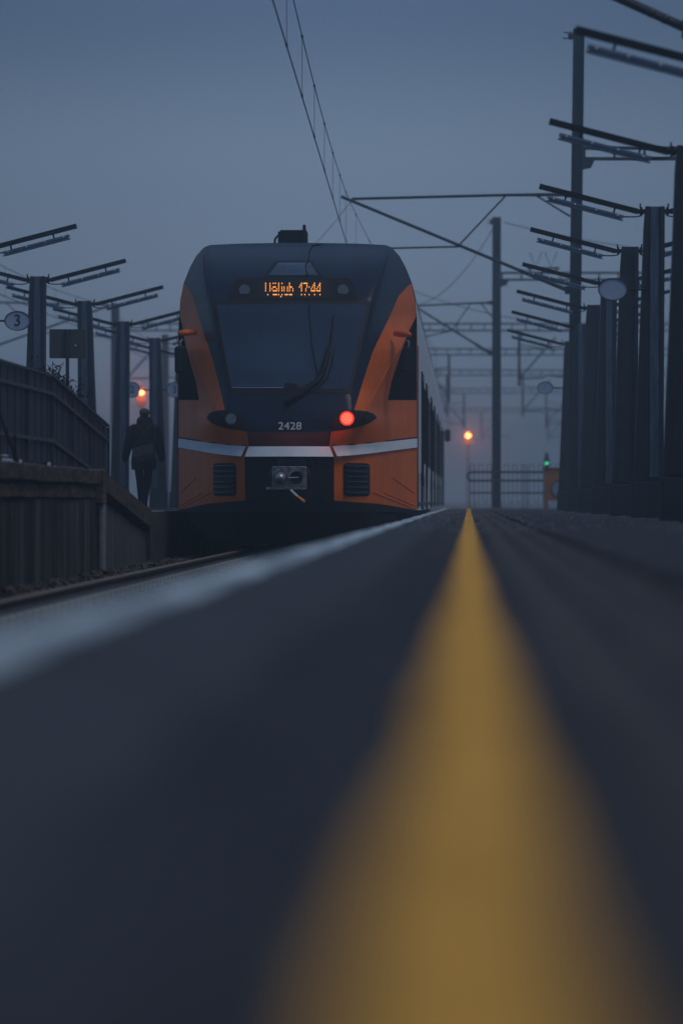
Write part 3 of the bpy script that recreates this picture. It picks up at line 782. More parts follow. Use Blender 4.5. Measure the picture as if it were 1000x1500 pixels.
# --- roof equipment
p = at(430.5, 346.5, 57.6)
rb = tpart(MB().box((p.x, 57.6, p.z + 0.0), (0.40, 0.5, 0.165)), 'roof_box', M['black_matt'], bevel=0.012)
tpart(MB().box((p.x - 0.18, 57.6, p.z - 0.02), (0.10, 0.44, 0.16)), 'box_step', M['rubber'], rb)
e0 = at(445.5, 329, 57.3)
tpart(MB().tube([(e0.x, 57.32, 3.8 + mz), (e0.x, 57.32, e0.z - .02), (e0.x, 57.32, e0.z)], [0.026, 0.026, 0.018], 10), 'exhaust_pipe', M['black_matt'], rb, smooth='auto')
hs = [at(*q, 57.5) for q in ((411, 345), (406, 346), (403, 350), (401.8, 358))]
tpart(MB().tube(hs, 0.017, 8), 'roof_hose', M['rubber'], rb, smooth=True)
tpart(MB().tube([at(*q, 57.5) for q in ((412, 349), (409, 352), (408, 358))], 0.012, 8), 'roof_hose', M['rubber'], rb, smooth=True)
# --- roof cable over the hatch
cab = [(470, 357.5), (458, 360), (453, 367), (452, 380), (448, 388), (448, 396), (450, 404)]
tpart(MB().tube([P3(*uz(*q), 0.018) for q in cab], 0.011, 6), 'roof_cable', M['rubber'], smooth=True)
# --- wipers
wc = [(453, 447), (454, 470), (457, 505), (462, 533), (466, 550)]
tpart(MB().tube([P3(*uz(*q), 0.035) for q in wc], 0.011, 6), 'washer_hose', M['rubber'], smooth=True)
wo = tpart(MB().tube([P3(*uz(*q), 0.07) for q in ((420, 589), (445, 574), (468, 557), (476, 536), (483, 508))], [0.03, 0.022, 0.02, 0.024, 0.026], 8), 'wiper_arm', M['rubber'], smooth=True)
tpart(MB().tube([P3(*uz(*q), 0.045) for q in ((488, 462), (486, 485), (483, 510), (478, 535), (472, 556))], [0.008, 0.012, 0.018, 0.018, 0.012], 6), 'wiper_blade', M['rubber'], wo)
tpart(MB().tube([P3(*uz(*q), 0.06) for q in ((490, 512), (487, 530), (480, 552), (471, 562), (455, 572))], 0.010, 6), 'wiper_link', M['rubber'], wo)
tpart(MB().tube([P3(*uz(*q), 0.06) for q in ((430, 580), (446, 566), (463, 556), (474, 528), (478, 508))], 0.010, 6), 'wiper_link', M['rubber'], wo)
u, z = uz(421, 589); p = P3(u, z, 0.05)
tpart(MB().disc((p.x, p.z), 0.045, 0.045, p.y - .02, p.y + .05, 14), 'wiper_pivot', M['rubber'], wo)
# --- mirrors at both cab sides (rear cab carries the same)
def side_mirror(sg, Y, zc, sx, sz, X, orange=True):
    mo = tpart(MB().box((X, Y, zc), (sx, 0.16, sz)), 'side_mirror', M['black_matt'], bevel=0.03)
    tpart(MB().tube([(X, Y, zc + sz / 2 - .02), (X + .01 * sg, Y, zc + sz / 2 + .06), (X - 0.02 * sg, Y + .03, zc + sz / 2 + .10)], 0.014, 6), 'mirror_stem', M['chrome'], mo)
    if orange:
        q = at(595, 490, Y) if sg == 1 else at(268, 488, Y)
        tpart(MB().tube([q + Vector((-.16 * sg, .22, .02)), q + Vector((-.07 * sg, .05, .01)), q + Vector((.03 * sg, 0, 0)), q + Vector((.055 * sg, 0, -.012)), q + Vector((.065 * sg, 0, -.03))], [0.040, 0.046, 0.042, 0.032, 0.010], 12), 'mirror_arm', M['orange'], mo, smooth=True)
p = at(598, 527, 55.0); side_mirror(1, 55.0, p.z, 0.17, 0.37, p.x)
p = at(265, 527, 55.0); side_mirror(-1, 55.0, p.z, 0.17, 0.39, p.x)
p = at(655, 638, 116.0); side_mirror(1, 116.0, p.z, 0.17, 0.36, p.x, False)
tpart(MB().tube([(p.x, 116, p.z), (CX + HW - .05, 116.0, p.z + 0.1)], 0.02, 6), 'mirror_bracket', M['black_matt'])

# ------------------------------------------------------------------ lamp posts
POSTH = 3.8
def lamp_post(bulge, plain=False):
    """bulge = -1: curved edge towards -x; +1: towards +x"""
    g = bpy.data.objects.new('lamp_post', None); COL.objects.link(g)
    e = []
    N = 14
    cur = []; st = []
    for i in range(N + 1):
        t = i / N; z = POSTH * t
        wv = 0.125 + 0.17 * (1 - t) ** 1.1 + (0.06 * (1 - ((t - 0.9) / 0.1) ** 2) if t > 0.8 else 0.045 * min(1, t / 0.8) * 1.0)
        wv = 0.125 + 0.150 * (1 - t) ** 1.15 - (0.014 if t == 1 else 0)
        cur.append((bulge * wv, z)); st.append((-bulge * (0.125 - 0.02 * (1 - t)), z))
    poly = [(-x, z) if False else (x, z) for x, z in cur] + st[::-1]
    # web plate between two side plates gives the H shaped column
    MB().prism(poly, 'y', -0.10, 0.10).build('column', M['steel'], g, bevel=0.004)
    # side flange strips, standing proud of the web
    b = MB()
    for side in (cur, st):
        sgn = 1 if side is cur else -1
        for (a, c) in zip(side, side[1:]):
            b.prism([(a[0] - sgn * bulge * 0.0, a[1]), (c[0], c[1]), (c[0] - sgn * bulge * 0.045, c[1]), (a[0] - sgn * bulge * 0.06, a[1])], 'y', -0.135, -0.101)
    b.build('flange', M['steel'], g)
    if not plain: MB().prism([(-0.062, 0.50), (0.062, 0.50), (0.055, POSTH - 0.004), (-0.055, POSTH - 0.004)], 'y', -0.118, -0.1015).build('cover_plate', M['steel_face'], g, bevel=0.003)
    MB().prism([(bulge * 0.287, 0), (bulge * 0.278, 0.44), (-bulge * 0.115, 0.44), (-bulge * 0.12, 0)], 'y', -0.142, 0.12).build('base_box', M['steel'], g, bevel=0.006)
    if plain: MB().prism([(bulge * 0.20, 0.47), (bulge * 0.165, 1.25), (-bulge * 0.06, 1.25), (-bulge * 0.065, 0.47)], 'y', -0.108, -0.1005).build('access_panel', M['steel'], g, bevel=0.003)
    for s in (-1, 1):
        arm_a = Vector((s * 0.10, 0, POSTH - 0.055)); k0 = Vector((s * 0.21, 0, POSTH - 0.055)); k1 = Vector((s * 1.40, 0, POSTH + 0.255))
        a = MB().bar(arm_a, k0, 0.09, 0.05).bar(k0 - Vector((s * .01, 0, 0)), k1, 0.10, 0.062).build('arm', M['arm'], g)
        MB().box((s * 0.16, 0, POSTH - 0.055), (0.028, 0.15, 0.10)).box((s * 0.17, 0, POSTH + 0.012), (0.018, 0.03, 0.06)).build('clamp', M['arm'], a)
        d = (k1 - k0).normalized(); up = Vector((-d.z * s, 0, d.x * s)); up = up if up.z > 0 else -up
        l0 = k0 + d * 0.14 - up * 0.105; l1 = k1 - d * 0.13 - up * 0.105
        lm = MB().bar(l0, l1, 0.11, 0.030).bar(l0 - up * 0.022 + d * .02, l1 - up * 0.022 - d * .02, 0.045, 0.036).bar(l0 - up * 0.043, l1 - up * 0.043, 0.13, 0.012).build('tube_lamp', M['lamp'], g)
        for t in (0.08, 0.36, 0.64, 0.92):
            q = l0.lerp(l1, t) - up * 0.006
            MB().ellipsoid((q.x, -0.058, q.z), (0.013, 0.010, 0.013), 8, 6).build('screw', M['screw'], lm)
        for t in (0.22, 0.72):
            q = k0.lerp(k1, t); MB().bar(q - up * 0.02, q - up * 0.10, 0.03, 0.022).build('hanger', M['arm'], lm)
        MB().tube([arm_a + Vector((s * .02, -.06, -.01)), arm_a + Vector((s * .07, -.07, -.06)), arm_a + Vector((s * .14, -.06, -.07)), l0 + Vector((0, -.03, 0.0))], 0.009, 6).build('cable', M['wire'], a, smooth=True)
    return g
protoA = lamp_post(-1); protoB = lamp_post(1); protoC = lamp_post(-1, True)
PXR, PXL = 2.27, -6.88
right = [(31.35, 'C', 'lamp post outside the right edge whose long arm enters highest at the top right'),
         (38.9, 'C', 'very dark broad lamp post cut off by the right edge of the picture'),
         (46.9, 'A', 'lamp post with a worn shiny face and tall bright top, beside the right edge post'),
         (54.3, 'C', 'plain dark lamp post just behind the larger blank oval sign'),
         (62.3, 'A', 'lamp post whose worn face shows directly below the larger blank oval sign'),
         (70.3, 'C', 'plain dark lamp post between the tall steel mast and the larger oval sign'),
         (77.9, 'A', 'lamp post with a shiny top just right of the tall steel mast'),
         (86.2, 'C', 'farthest right lamp post, holding the smaller blank oval sign')]
left = [(53.7, 'A', 'lamp post off the left edge, its arm reaching in highest on the left'),
        (61.4, 'A', 'lamp post behind the large oval sign 3 on the left platform'),
        (68.9, 'B', 'lamp post on the left platform behind the blank square board'),
        (76.7, 'A', 'lamp post left of the walking person, widening towards its foot'),
        (84.4, 'B', 'lamp post behind the walking person, carrying small oval signs 2 and 3'),
        (92.2, 'A', 'farthest lamp post of the left platform, half hidden by the train front')]
used = set(); PROTO = dict(A=protoA, B=protoB, C=protoC)
for rows, X, Z, grp in ((right, PXR, 0.0, 'lamp posts along the right platform'), (left, PXL, P2Z, 'lamp posts along the left platform')):
    for (Y, k, lab) in rows:
        o = copy_tree(PROTO[k]) if k in used else PROTO[k]; used.add(k)
        o.location = (X + (-.05 if Y == 38.9 else 0) + random.uniform(-.008, .008), Y, Z if Z == 0 else 0.0)
        o.rotation_euler.z = R(random.uniform(-1, 1))
        tag(o, lab, 'lamp post', grp)
# oval signs on bars
def oval(px, py, Y, post_x, txt, label, rx=0.17, rz=0.127):
    p = at(px, py, Y); g = empty('oval_sign', p, label, 'sign', 'oval signs on the lamp posts')
    s = 1 if post_x > p.x else -1
    MB().disc((0, 0), rx, rz, -0.012, 0.012, 36).build('sign_face', M['sign_face'], g)
    MB().ring((0, 0), rx - 0.004, rx + 0.012, -0.02, 0.02, 36, (rz + 0.008) / (rx + 0.008)).build('sign_rim', M['sign_rim'], g)
    MB().tube([(s * rx, 0.0, 0), (post_x - p.x - s * 0.10, 0.0, 0)], 0.014, 8).build('bracket', M['arm'], g)
    if txt:
        me = text_mesh(txt, 0.225, 0.003); me.materials.append(M['sign_text'])
        o = bpy.data.objects.new('numeral', me); COL.objects.link(o); o.parent = g; o.location = (0, -0.015, 0)
oval(897, 424, 46.75, PXR, None, 'larger blank oval sign with dark rim in front of the right lamp posts')
oval(798, 568, 86.0, PXR, None, 'smaller blank oval sign hanging left of the farthest right lamp post')
oval(26, 470, 53.5, PXL, '3', 'large oval platform sign with the number 3 at the left edge')
oval(194, 571, 84.2, PXL, '2', 'small oval platform sign with the number 2 beside the orange signal light', 0.165, 0.16)
oval(256, 571, 84.2, PXL, '3', 'small oval platform sign with the number 3, half hidden by the train', 0.165, 0.16)
# square board on a pole
p = at(99.5, 503.5, 58.5)
sb = empty('notice_board', (p.x, 58.5, 0.0), 'blank square board seen from behind on a slim pole above the ramp', 'sign board')
MB().box((0, 0, p.z), (0.555, 0.03, 0.445)).build('board', M['board'], sb, bevel=0.006)
MB().tube([(0, -0.04, 0), (0, -0.04, p.z + 0.21)], 0.028, 10).build('pole', M['mast'], sb, smooth='auto')
MB().box((0, -0.022, p.z + 0.18), (0.11, 0.02, 0.03)).box((0, -0.022, p.z - 0.17), (0.11, 0.02, 0.03)).build('clamp', M['mast'], sb)
MB().ellipsoid((0.12, -0.018, p.z - 0.03), (0.014, 0.01, 0.014), 8, 6).build('rivet', M['screw'], sb)

# ------------------------------------------------------------------ catenary masts, cantilevers, portals
def hbeam(mb, x, y, z0, z1, wd, dp, lean=0.0, top=1.0):
    for (cx_, sx_, sy_) in ((-wd / 2 + .012, 0.024, dp), (wd / 2 - .012, 0.024, dp), (0, wd - .048, 0.02)):
        vs = bmesh.ops.create_cube(mb.bm, size=1.0)['verts']
        for v in vs:
            t = v.co.z + 0.5
            v.co = Vector((x + (cx_ + v.co.x * sx_) * (1 + (top - 1) * t) + lean * t, y + v.co.y * sy_, z0 + (z1 - z0) * t))
def truss(mb, x0, x1, y, zl, zh, n, r=0.035, d=0.05):
    mb.box(((x0 + x1) / 2, y, zl), (x1 - x0, d, 2 * r)); mb.box(((x0 + x1) / 2, y, zh), (x1 - x0, d, 2 * r))
    for i in range(n + 1):
        x = x0 + 0.03 + (x1 - x0 - 0.06) * i / n
        mb.box((x, y, (zl + zh) / 2), (0.05, d * 0.9, zh - zl - 2 * r))
def cantilever(g, base, X, Y, mx_, s, tip_dx, zc, zm, zlow, dirn=-1, br=None):
    """tubes of one cantilever; all in world coords, offset to the parent"""
    off = -Vector(base)
    tip = Vector((tip_dx, Y, zm))
    A = MB().tube([tip + Vector((0, 0, 0)), Vector((mx_ + (tip.x - mx_) * 0.30, Y, zm + 0.08)), Vector((mx_ + dirn * 0.1, Y, zm + 0.09))], [0.028, 0.030, 0.040], 8)
    A.build('top_tube', M['mast'], g, smooth='auto', offset=off)
    low = Vector((mx_ + dirn * 0.1, Y, zlow)); hi = tip + Vector((dirn * 0.22, 0, 0.05))
    MB().tube([low, low.lerp(hi, 0.2), low.lerp(hi, 0.21), hi], [0.045, 0.045, 0.034, 0.032], 8).build('brace_tube', M['mast'], g, smooth='auto', offset=off)
    k_ = Vector((mx_ + (tip.x - mx_) * 0.17, Y, zm + 0.085))
    MB().tube([k_, Vector((mx_ + dirn * 0.05, Y, zm - 0.36))], 0.022, 6).build('tie_bar', M['mast'], g, offset=off)
    f = low.lerp(hi, 0.48)
    MB().tube([f, Vector((mx_ + (tip.x - mx_) * 0.30, Y, zm + 0.08))], 0.020, 6).build('strut', M['mast'], g, offset=off)
    MB().tube([f + Vector((0, 0, -0.03)), Vector((tip.x + dirn * -0.0, Y, zc + 0.03))], 0.022, 6).build('steady_arm', M['mast'], g, offset=off)
    MB().box((mx_ + dirn * 0.08, Y, zlow), (0.16, 0.12, 0.16)).box((mx_ + dirn * 0.08, Y, zm + 0.09), (0.16, 0.12, 0.12)).build('bracket', M['mast'], g, offset=off)
    iso = MB()
    for k in range(2):
        q = low.lerp(hi, 0.05 + 0.03 * k); iso.ellipsoid(q, (0.055, 0.055, 0.05), 10, 6)
    iso.build('insulator', M['ceramic'], g, smooth=True, offset=off)

ZC, ZM = 5.2 + CAMZ, 6.27 + CAMZ
def mast(Y, mx_, H, wd, lean, tipx, label, truss_to=None, topbits=True, zm=ZM, zlow=4.38 + CAMZ):
    base = (mx_, Y, -0.0)
    g = empty('catenary_mast', base, label, 'catenary mast', 'overhead line masts')
    off = -Vector(base)
    b = MB(); hbeam(b, mx_, Y, 0.0, H, wd, 0.22, lean, 0.94)
    b.build('mast_column', M['mast'], g, offset=off)
    MB().box((mx_, Y, 0.02), (0.36, 0.4, 0.04)).build('foundation', M['concrete_side'], g, offset=off, bevel=0.01)
    cantilever(g, base, 0, Y, mx_ + lean * 0.55 - wd / 2 + 0.05, 1, tipx, ZC, zm, zlow)
    if truss_to:
        t = MB(); truss(t, mx_ + lean * .7 + wd / 2 + 0.0, truss_to, Y, 7.10 + CAMZ, 7.32 + CAMZ, int((truss_to - mx_) / 0.62))
        t.build('cross_beam', M['mast'], g, offset=off)
        MB().prism([(mx_ + lean * .7 + wd / 2 - .02, 6.88 + CAMZ), (mx_ + lean * .7 + wd / 2 + .17, 6.92 + CAMZ), (mx_ + lean * .7 + wd / 2 + .24, 7.07 + CAMZ), (mx_ + lean * .7 + wd / 2 - .02, 7.07 + CAMZ)], 'y', Y - .12, Y + .12).build('beam_bracket', M['mast'], g, offset=off)
    if topbits:
        x = mx_ + lean
        MB().bar((x - .1, Y - .05, H - .12), (x - .32, Y - .05, H - .08), .03, .02).bar((x - .1, Y - .05, H - .22), (x - .34, Y - .05, H - .2), .03, .02).build('top_bracket', M['mast'], g, offset=off)
        MB().ellipsoid((x - .17, Y - .05, H - .15), (0.06, 0.05, 0.09), 10, 6).build('top_insulator', M['ceramic'], g, offset=off)
    return g
Y1, Y2 = 79.5, 122.8
mast(35.6, 2.14, 9.9 + CAMZ, 0.24, 0.12, -2.05, 'near catenary mast off the right edge, only its brace tube crossing the top right corner', truss_to=9.5)
mast(Y1, (838 - VX) * Y1 / F, (VY - 42) * Y1 / F + CAMZ, 0.245, 0.13, (515 - VX) * Y1 / F, 'tall near catenary mast rising above the right lamp posts, its cantilever reaching over the train', truss_to=10.5)
m2x = (726.5 - VX) * Y2 / F
mast(Y2, m2x, (VY - 318) * Y2 / F + CAMZ, 0.29, 0.01, (612 - VX) * Y2 / F, 'catenary mast standing alone behind the mesh barrier at the platform end', truss_to=11.0, zlow=4.75 + CAMZ)
# isolator with V horns on the cross beam of the lone mast
p = at(795, 392, Y2)
iso = empty('isolator_switch', (p.x, Y2, 7.37 + CAMZ), 'switch with two V shaped horns on top of the cross beam behind the right lamps', 'isolator switch')
MB().box((0, 0, 0.10), (1.05, 0.14, 0.06)).box((-0.42, 0, 0.035), (0.07, 0.1, 0.07)).box((0.42, 0, 0.035), (0.07, 0.1, 0.07)).build('switch_base', M['mast'], iso)
for cx_ in (-0.24, 0.24):
    MB().tube([(cx_ - .19, 0, .62), (cx_, 0, .13), (cx_ + .19, 0, .62)], 0.016, 6).build('horn', M['mast'], iso)

def portal(Y, label, xl=-14.5, xr=13.0, drops=()):
    base = (0, Y, GZ); off = -Vector(base)
    g = empty('portal_frame', base, label, 'portal frame', 'lattice portals fading into the fog')
    t = MB(); truss(t, xl, xr, Y, 7.02 + CAMZ, 7.30 + CAMZ, int((xr - xl) / 0.56), 0.032, 0.22)
    t.build('cross_beam', M['mast'], g, offset=off)
    for x in (xl, xr):
        b = MB(); hbeam(b, x, Y + .3, GZ, 8.2, 0.36, 0.3, 0, 0.9); b.build('mast_column', M['mast'], g, offset=off)
    for (x, s, tip) in drops:
        MB().tube([(x, Y, 7.0 + CAMZ), (x, Y, 4.75 + CAMZ)], 0.06, 8).build('drop_tube', M['mast'], g, offset=off)
        MB().tube([(x, Y, 5.05 + CAMZ), (x + s * 1.5, Y, 6.75 + CAMZ)], 0.04, 6).tube([(x, Y, 5.05 + CAMZ), (x + s * 1.0, Y, 5.08 + CAMZ), (x + s * 1.1, Y, 5.2 + CAMZ), (x + s * 2.2, Y, 5.05 + CAMZ)], 0.035, 6).tube([(x, Y, 6.45 + CAMZ), (x + s * 1.5, Y, 6.2 + CAMZ)], 0.025, 6).build('registration_arm', M['mast'], g, offset=off)
portal(157.5, 'nearest lattice portal beam spanning all tracks behind the lone mast', drops=((2.07, 1, 0), (-14.0, 1, 0)))
portal(183.5, 'second lattice portal beam from the front, paler, a drop tube over the train side', drops=((-0.94, -1, 0), (4.6, 1, 0)))
portal(213, 'third lattice portal beam from the front, half faded in fog', drops=((3.0, 1, 0), (-1.2, -1, 0)))
portal(248, 'fourth lattice portal beam from the front, faint in the fog', drops=((-0.3, -1, 0), (5.0, 1, 0)))
portal(300, 'farthest lattice portal beam, hardly visible just above the fog lit signal', drops=((1.0, 1, 0), (6.2, 1, 0)))
# left far mast with a cantilever over the left track
base = (-16.2, 122.0, GZ); lm_ = empty('catenary_mast', base, 'catenary mast beyond the left edge whose cantilever crosses behind the left lamp posts', 'catenary mast', 'overhead line masts')
b = MB(); hbeam(b, -16.2, 122, GZ, 9.2, 0.3, 0.25); b.build('mast_column', M['mast'], lm_, offset=-Vector(base))
cantilever(lm_, base, 0, 122.0, -16.1, 1, -11.4, 5.2 + CAMZ, 6.25 + CAMZ, 4.6 + CAMZ, dirn=1)

# overhead wires
def overhead(label, sup, zc=ZC, zm=ZM, sag=0.34, r=0.0085, drop=5.8, y_from=None):
    """sup: list of (Y, x) registration points"""
    base = (sup[0][1], sup[0][0], zc); off = -Vector(base)
    g = empty('overhead_wire', base, label, 'overhead wire', 'overhead contact lines')
    cpts = [Vector((x, y, zc)) for y, x in sup]
    MB().tube(cpts, r, 6).build('contact_wire', M['wire'], g, offset=off)
    mp = []; drops = []
    for (y0, x0), (y1, x1) in zip(sup, sup[1:]):
        n = 16
        for k in range(n + (1 if (y1, x1) == sup[-1] else 0)):
            t = k / n; mp.append(Vector((x0 + (x1 - x0) * t, y0 + (y1 - y0) * t, zm - sag * 4 * t * (1 - t))))
        m = max(2, round((y1 - y0) / drop))
        for k in range(m):
            t = (k + 0.5) / m
            drops.append((Vector((x0 + (x1 - x0) * t, y0 + (y1 - y0) * t, zm - sag * 4 * t * (1 - t))), zc))
    MB().tube(mp, r * 0.82, 6).build('messenger_wire', M['wire'], g, offset=off)
    for (q, z) in drops:
        MB().tube([q, Vector((q.x, q.y, z))], 0.0038, 5).box(q, (.03, .03, .035)).box((q.x, q.y, z + .012), (.03, .03, .035)).build('dropper', M['wire'], g, offset=off)
overhead('overhead contact line above the orange train, running down from the top of the picture', [(-8, -2.6), (35.6, -1.98), (79.5, -2.48), (122.8, -1.62), (157.5, -1.3), (183.5, -1.5), (213, -1.2), (248, -1.4), (300, -1.2)])
overhead('overhead contact line crossing behind the left lamp posts', [(78.0, -11.9), (122.0, -11.5), (157.5, -11.9), (183.5, -11.5), (213, -11.8), (248, -11.5)], r=0.011)
overhead('overhead contact line beyond the right lamp posts', [(122.8, 6.6), (157.5, 6.9), (183.5, 6.6), (213, 6.9), (248, 6.7), (300, 6.9)], r=0.011)
def cable(pts, r, label):
    a = pts[0]; o = MB().tube([p - a for p in pts], r, 6).build('feeder_cable', M['wire'], smooth=True); o.location = a
    tag(o, label, 'cable', 'feeder cables'); return o
def sagged(a, b_, s, n=14):
    return [a.lerp(b_, k / n) - Vector((0, 0, s * 4 * (k / n) * (1 - k / n))) for k in range(n + 1)]
cable(sagged(at(722, 334, Y2), at(585, 448, 135.0), 0.75), 0.012, 'sagging feeder cable from the top of the lone mast down behind the train roof')
cable(sagged(at(515, 293, Y1), at(430, 385, 95.0), 0.1), 0.006, 'thin stay wire running down behind the roof from the near cantilever tip')
cable(sagged(at(738, 326, Y2), at(1010, 372, 116.0), 0.12), 0.014, 'feeder cable leading right from the top of the lone mast behind the lamp arms')
cable(sagged(at(600, 424, 136.0), at(775, 470, 118.0), 0.12), 0.012, 'span wire with a knob crossing the lone mast below its cantilever')

# ------------------------------------------------------------------ platform end: barrier, cabinet, signals
YBR = 110.0; sB = F / YBR
def bz_(py): return CAMZ + (VY - py) / sB
def bx_(px): return (px - VX) / sB
br = empty('barrier_fence', (bx_(690), YBR, 0), 'low metal barrier with a round looped rail and thin bent rods at the platform end', 'barrier')
off = -Vector((bx_(690), YBR, 0))
xa, xe = bx_(684), bx_(832)
zt_, zl_ = bz_(691.5), bz_(704)
lp = [(xe, YBR, zt_)] + [(xa + .125 + .125 * math.cos(a), YBR, (zt_ + zl_) / 2 + (zt_ - zl_) / 2 * math.sin(a)) for a in [math.pi / 2 + math.pi * k / 10 for k in range(11)]] + [(xe, YBR, zl_)]
MB().tube(lp, 0.030, 8).build('loop_rail', M['mast'], br, smooth=True, offset=off)
MB().tube([(bx_(688), YBR, bz_(722)), (xe, YBR, bz_(722))], 0.022, 8).build('lower_rail', M['mast'], br, offset=off)
px = 688.0; pts = []; zT, zB = bz_(680.5), bz_(735.5); up = True; i = 0
while px < 832:
    x = bx_(px)
    pts += [(x, YBR + .03, zB), (x, YBR + .03, zT)] if up else [(x, YBR + .03, zT), (x, YBR + .03, zB)]
    up = not up; px += 6.25; i += 1
b = MB()
for a, c in zip(pts, pts[1:]): b.bar(a, c, 0.014, 0.014)
b.build('bent_rods', M['steel'], br, offset=off)
for px in (688, 694, 766, 772, 828):
    MB().tube([(bx_(px), YBR + .03, 0), (bx_(px), YBR + .03, bz_(681))], 0.012, 6).build('post', M['steel'], br, offset=off)
# cabinet
YK = 104.0; sK = F / YK
kx = lambda px: (px - VX) / sK
kz = lambda py: CAMZ + (VY - py) / sK
kb = empty('ticket_machine', (kx(812), YK, 0), 'orange ticket machine with a pale round emblem, half hidden by the lamp posts', 'ticket machine')
off = -Vector((kx(812), YK, 0))
MB().box((kx(815), YK + .15, (kz(688) + kz(733)) / 2), (kx(834) - kx(796), 0.4, kz(688) - kz(733))).build('cabinet', M['cab_orange'], kb, offset=off, bevel=0.01)
MB().box((kx(815), YK + .15, kz(686.5)), (kx(835) - kx(795), 0.44, 0.05)).build('cabinet_top', M['red_dark'], kb, offset=off)
for px in (798, 832): MB().box((kx(px), YK + .15, kz(739)), (0.08, 0.38, 0.24)).build('leg', M['cab_orange'], kb, offset=off)
MB().box((kx(815), YK - .055, kz(734)), (kx(830) - kx(802), 0.02, 0.035)).build('shelf', M['cab_white'], kb, offset=off)
c = (kx(817), kz(716))
em = MB().disc(c, 0.16, 0.20, YK - .062, YK - .04, 32).build('emblem_disc', M['disc'], kb, offset=off)
MB().ring(c, 0.16, 0.20, YK - .068, YK - .04, 32, 1.18).build('emblem_ring', M['sign_rim'], em)
# signals
def signal(px, py, Y, r, m, label, n_heads=2, power=None, colr=(1, .3, .1), lit=0, base_z=None, bg_w=0.5):
    p = at(px, py, Y); bz0 = GZ if base_z is None else base_z
    g = empty('signal_post', (p.x, Y, bz0), label, 'railway signal', 'lit railway signals'); off = -Vector((p.x, Y, bz0))
    MB().tube([(p.x, Y + .18, bz0), (p.x, Y + .18, p.z + .4)], 0.07, 8).build('pole', M['mast'], g, offset=off)
    hz0 = p.z - 0.45 * (n_heads - 1 - lit)
    hd = MB().prism(rrect(p.x, p.z - 0.225 * (n_heads - 1) + 0.45 * lit, bg_w / 2, 0.25 * n_heads, 0.12), 'y', Y, Y + .12).build('signal_head', M['black_matt'], g, offset=off)
    MB().disc((p.x, p.z), r, r, Y - .03, Y - .004, 24).build('lit_lens', m, hd)
    MB().tube([(p.x - r * 1.1, Y - .18, p.z + r * .6), (p.x, Y - .22, p.z + r * 1.25), (p.x + r * 1.1, Y - .18, p.z + r * .6)], 0.02, 6).build('hood', M['black_matt'], hd)
    if power:
        l = bpy.data.lights.new('signal_lamp', 'POINT'); l.energy = power; l.color = colr; l.shadow_soft_size = r
        lo = bpy.data.objects.new('signal_lamp', l); COL.objects.link(lo); lo.location = (p.x, Y - .35, p.z)
signal(685, 638, 290, 0.15, M['sig_red'], 'fog shrouded signal glowing orange right of the train end', 2, 850, (1.0, 0.19, 0.05))
signal(207, 575, 205, 0.13, M['sig_red'], 'signal glowing orange above the head of the walking person', 2, 550, (1.0, 0.17, 0.05))
signal(800, 678.5, 150, 0.06, M['sig_green'], 'small signal showing green above the orange ticket machine', 2, None, bg_w=0.2)
l = bpy.data.lights.new('tail_lamp_light', 'POINT'); l.energy = 1.4; l.color = (1.0, 0.07, 0.03); l.shadow_soft_size = 0.08
lo = bpy.data.objects.new('tail_lamp_light', l); COL.objects.link(lo); lo.location = tail_p + Vector((0, -0.22, 0))

# ------------------------------------------------------------------ shrub and sticks behind the railing
def shrub(px, py, Y, hgt, rad, label, base_z):
    p = at(px, py, Y); g = empty('shrub', (p.x, Y, base_z), label, 'shrub')
    b = MB(); lf = MB()
    for k in range(34):
        a = random.uniform(0, 6.28); rr = rad * random.uniform(.3, 1)
        q = Vector((rr * math.cos(a), rr * math.sin(a) * .6, hgt * random.uniform(.7, 1)))
        m_ = Vector((q.x * .3, q.y * .3, q.z * .5)); b.tube([(0, 0, 0), m_, q], [.012, .009, .004], 5)
        for j in range(60):
            c = m_.lerp(q, random.uniform(.2, 1.05)) + Vector((random.gauss(0, .07), random.gauss(0, .07), random.gauss(0, .06)))
            d = Vector((random.gauss(0, 1), random.gauss(0, 1), random.gauss(0, 1))).normalized() * random.uniform(.02, .045)
            e = d.cross(Vector((random.random(), random.random(), 1))).normalized() * .016
            lf.bm.faces.new([lf.bm.verts.new(c + s) for s in (d, e, -d, -e)])
    b.build('stems', M['twig'], g); lf.build('foliage', M['leaf'], g)
shrub(66, 560, 50.5, 1.48, 0.28, 'dark leafless shrub showing above the railing beside the lamp post', zt - .05)
shrub(88, 560, 51.5, 1.45, 0.28, 'dark shrub behind the railing just left of the board pole', 0.35)
def stick(pts, label):
    a = pts[0]; o = MB().tube([p - a for p in pts], [0.02, 0.016, 0.012], 6).build('stick', M['twig']); o.location = a
    tag(o, label, 'stick', 'sticks below the railing')
Yk = F * 4.55 / (VX - 10)
stick([at(26, 676, Yk + 1), at(12, 640, Yk + .4), at(-3, 598, Yk)], 'bare stick leaning against the railing at the left edge')
stick([at(22, 674, Yk + 1.6), at(22.5, 655, Yk + 1.5), at(23, 636, Yk + 1.4)], 'upright bare stick on the wall top right of the leaning one')

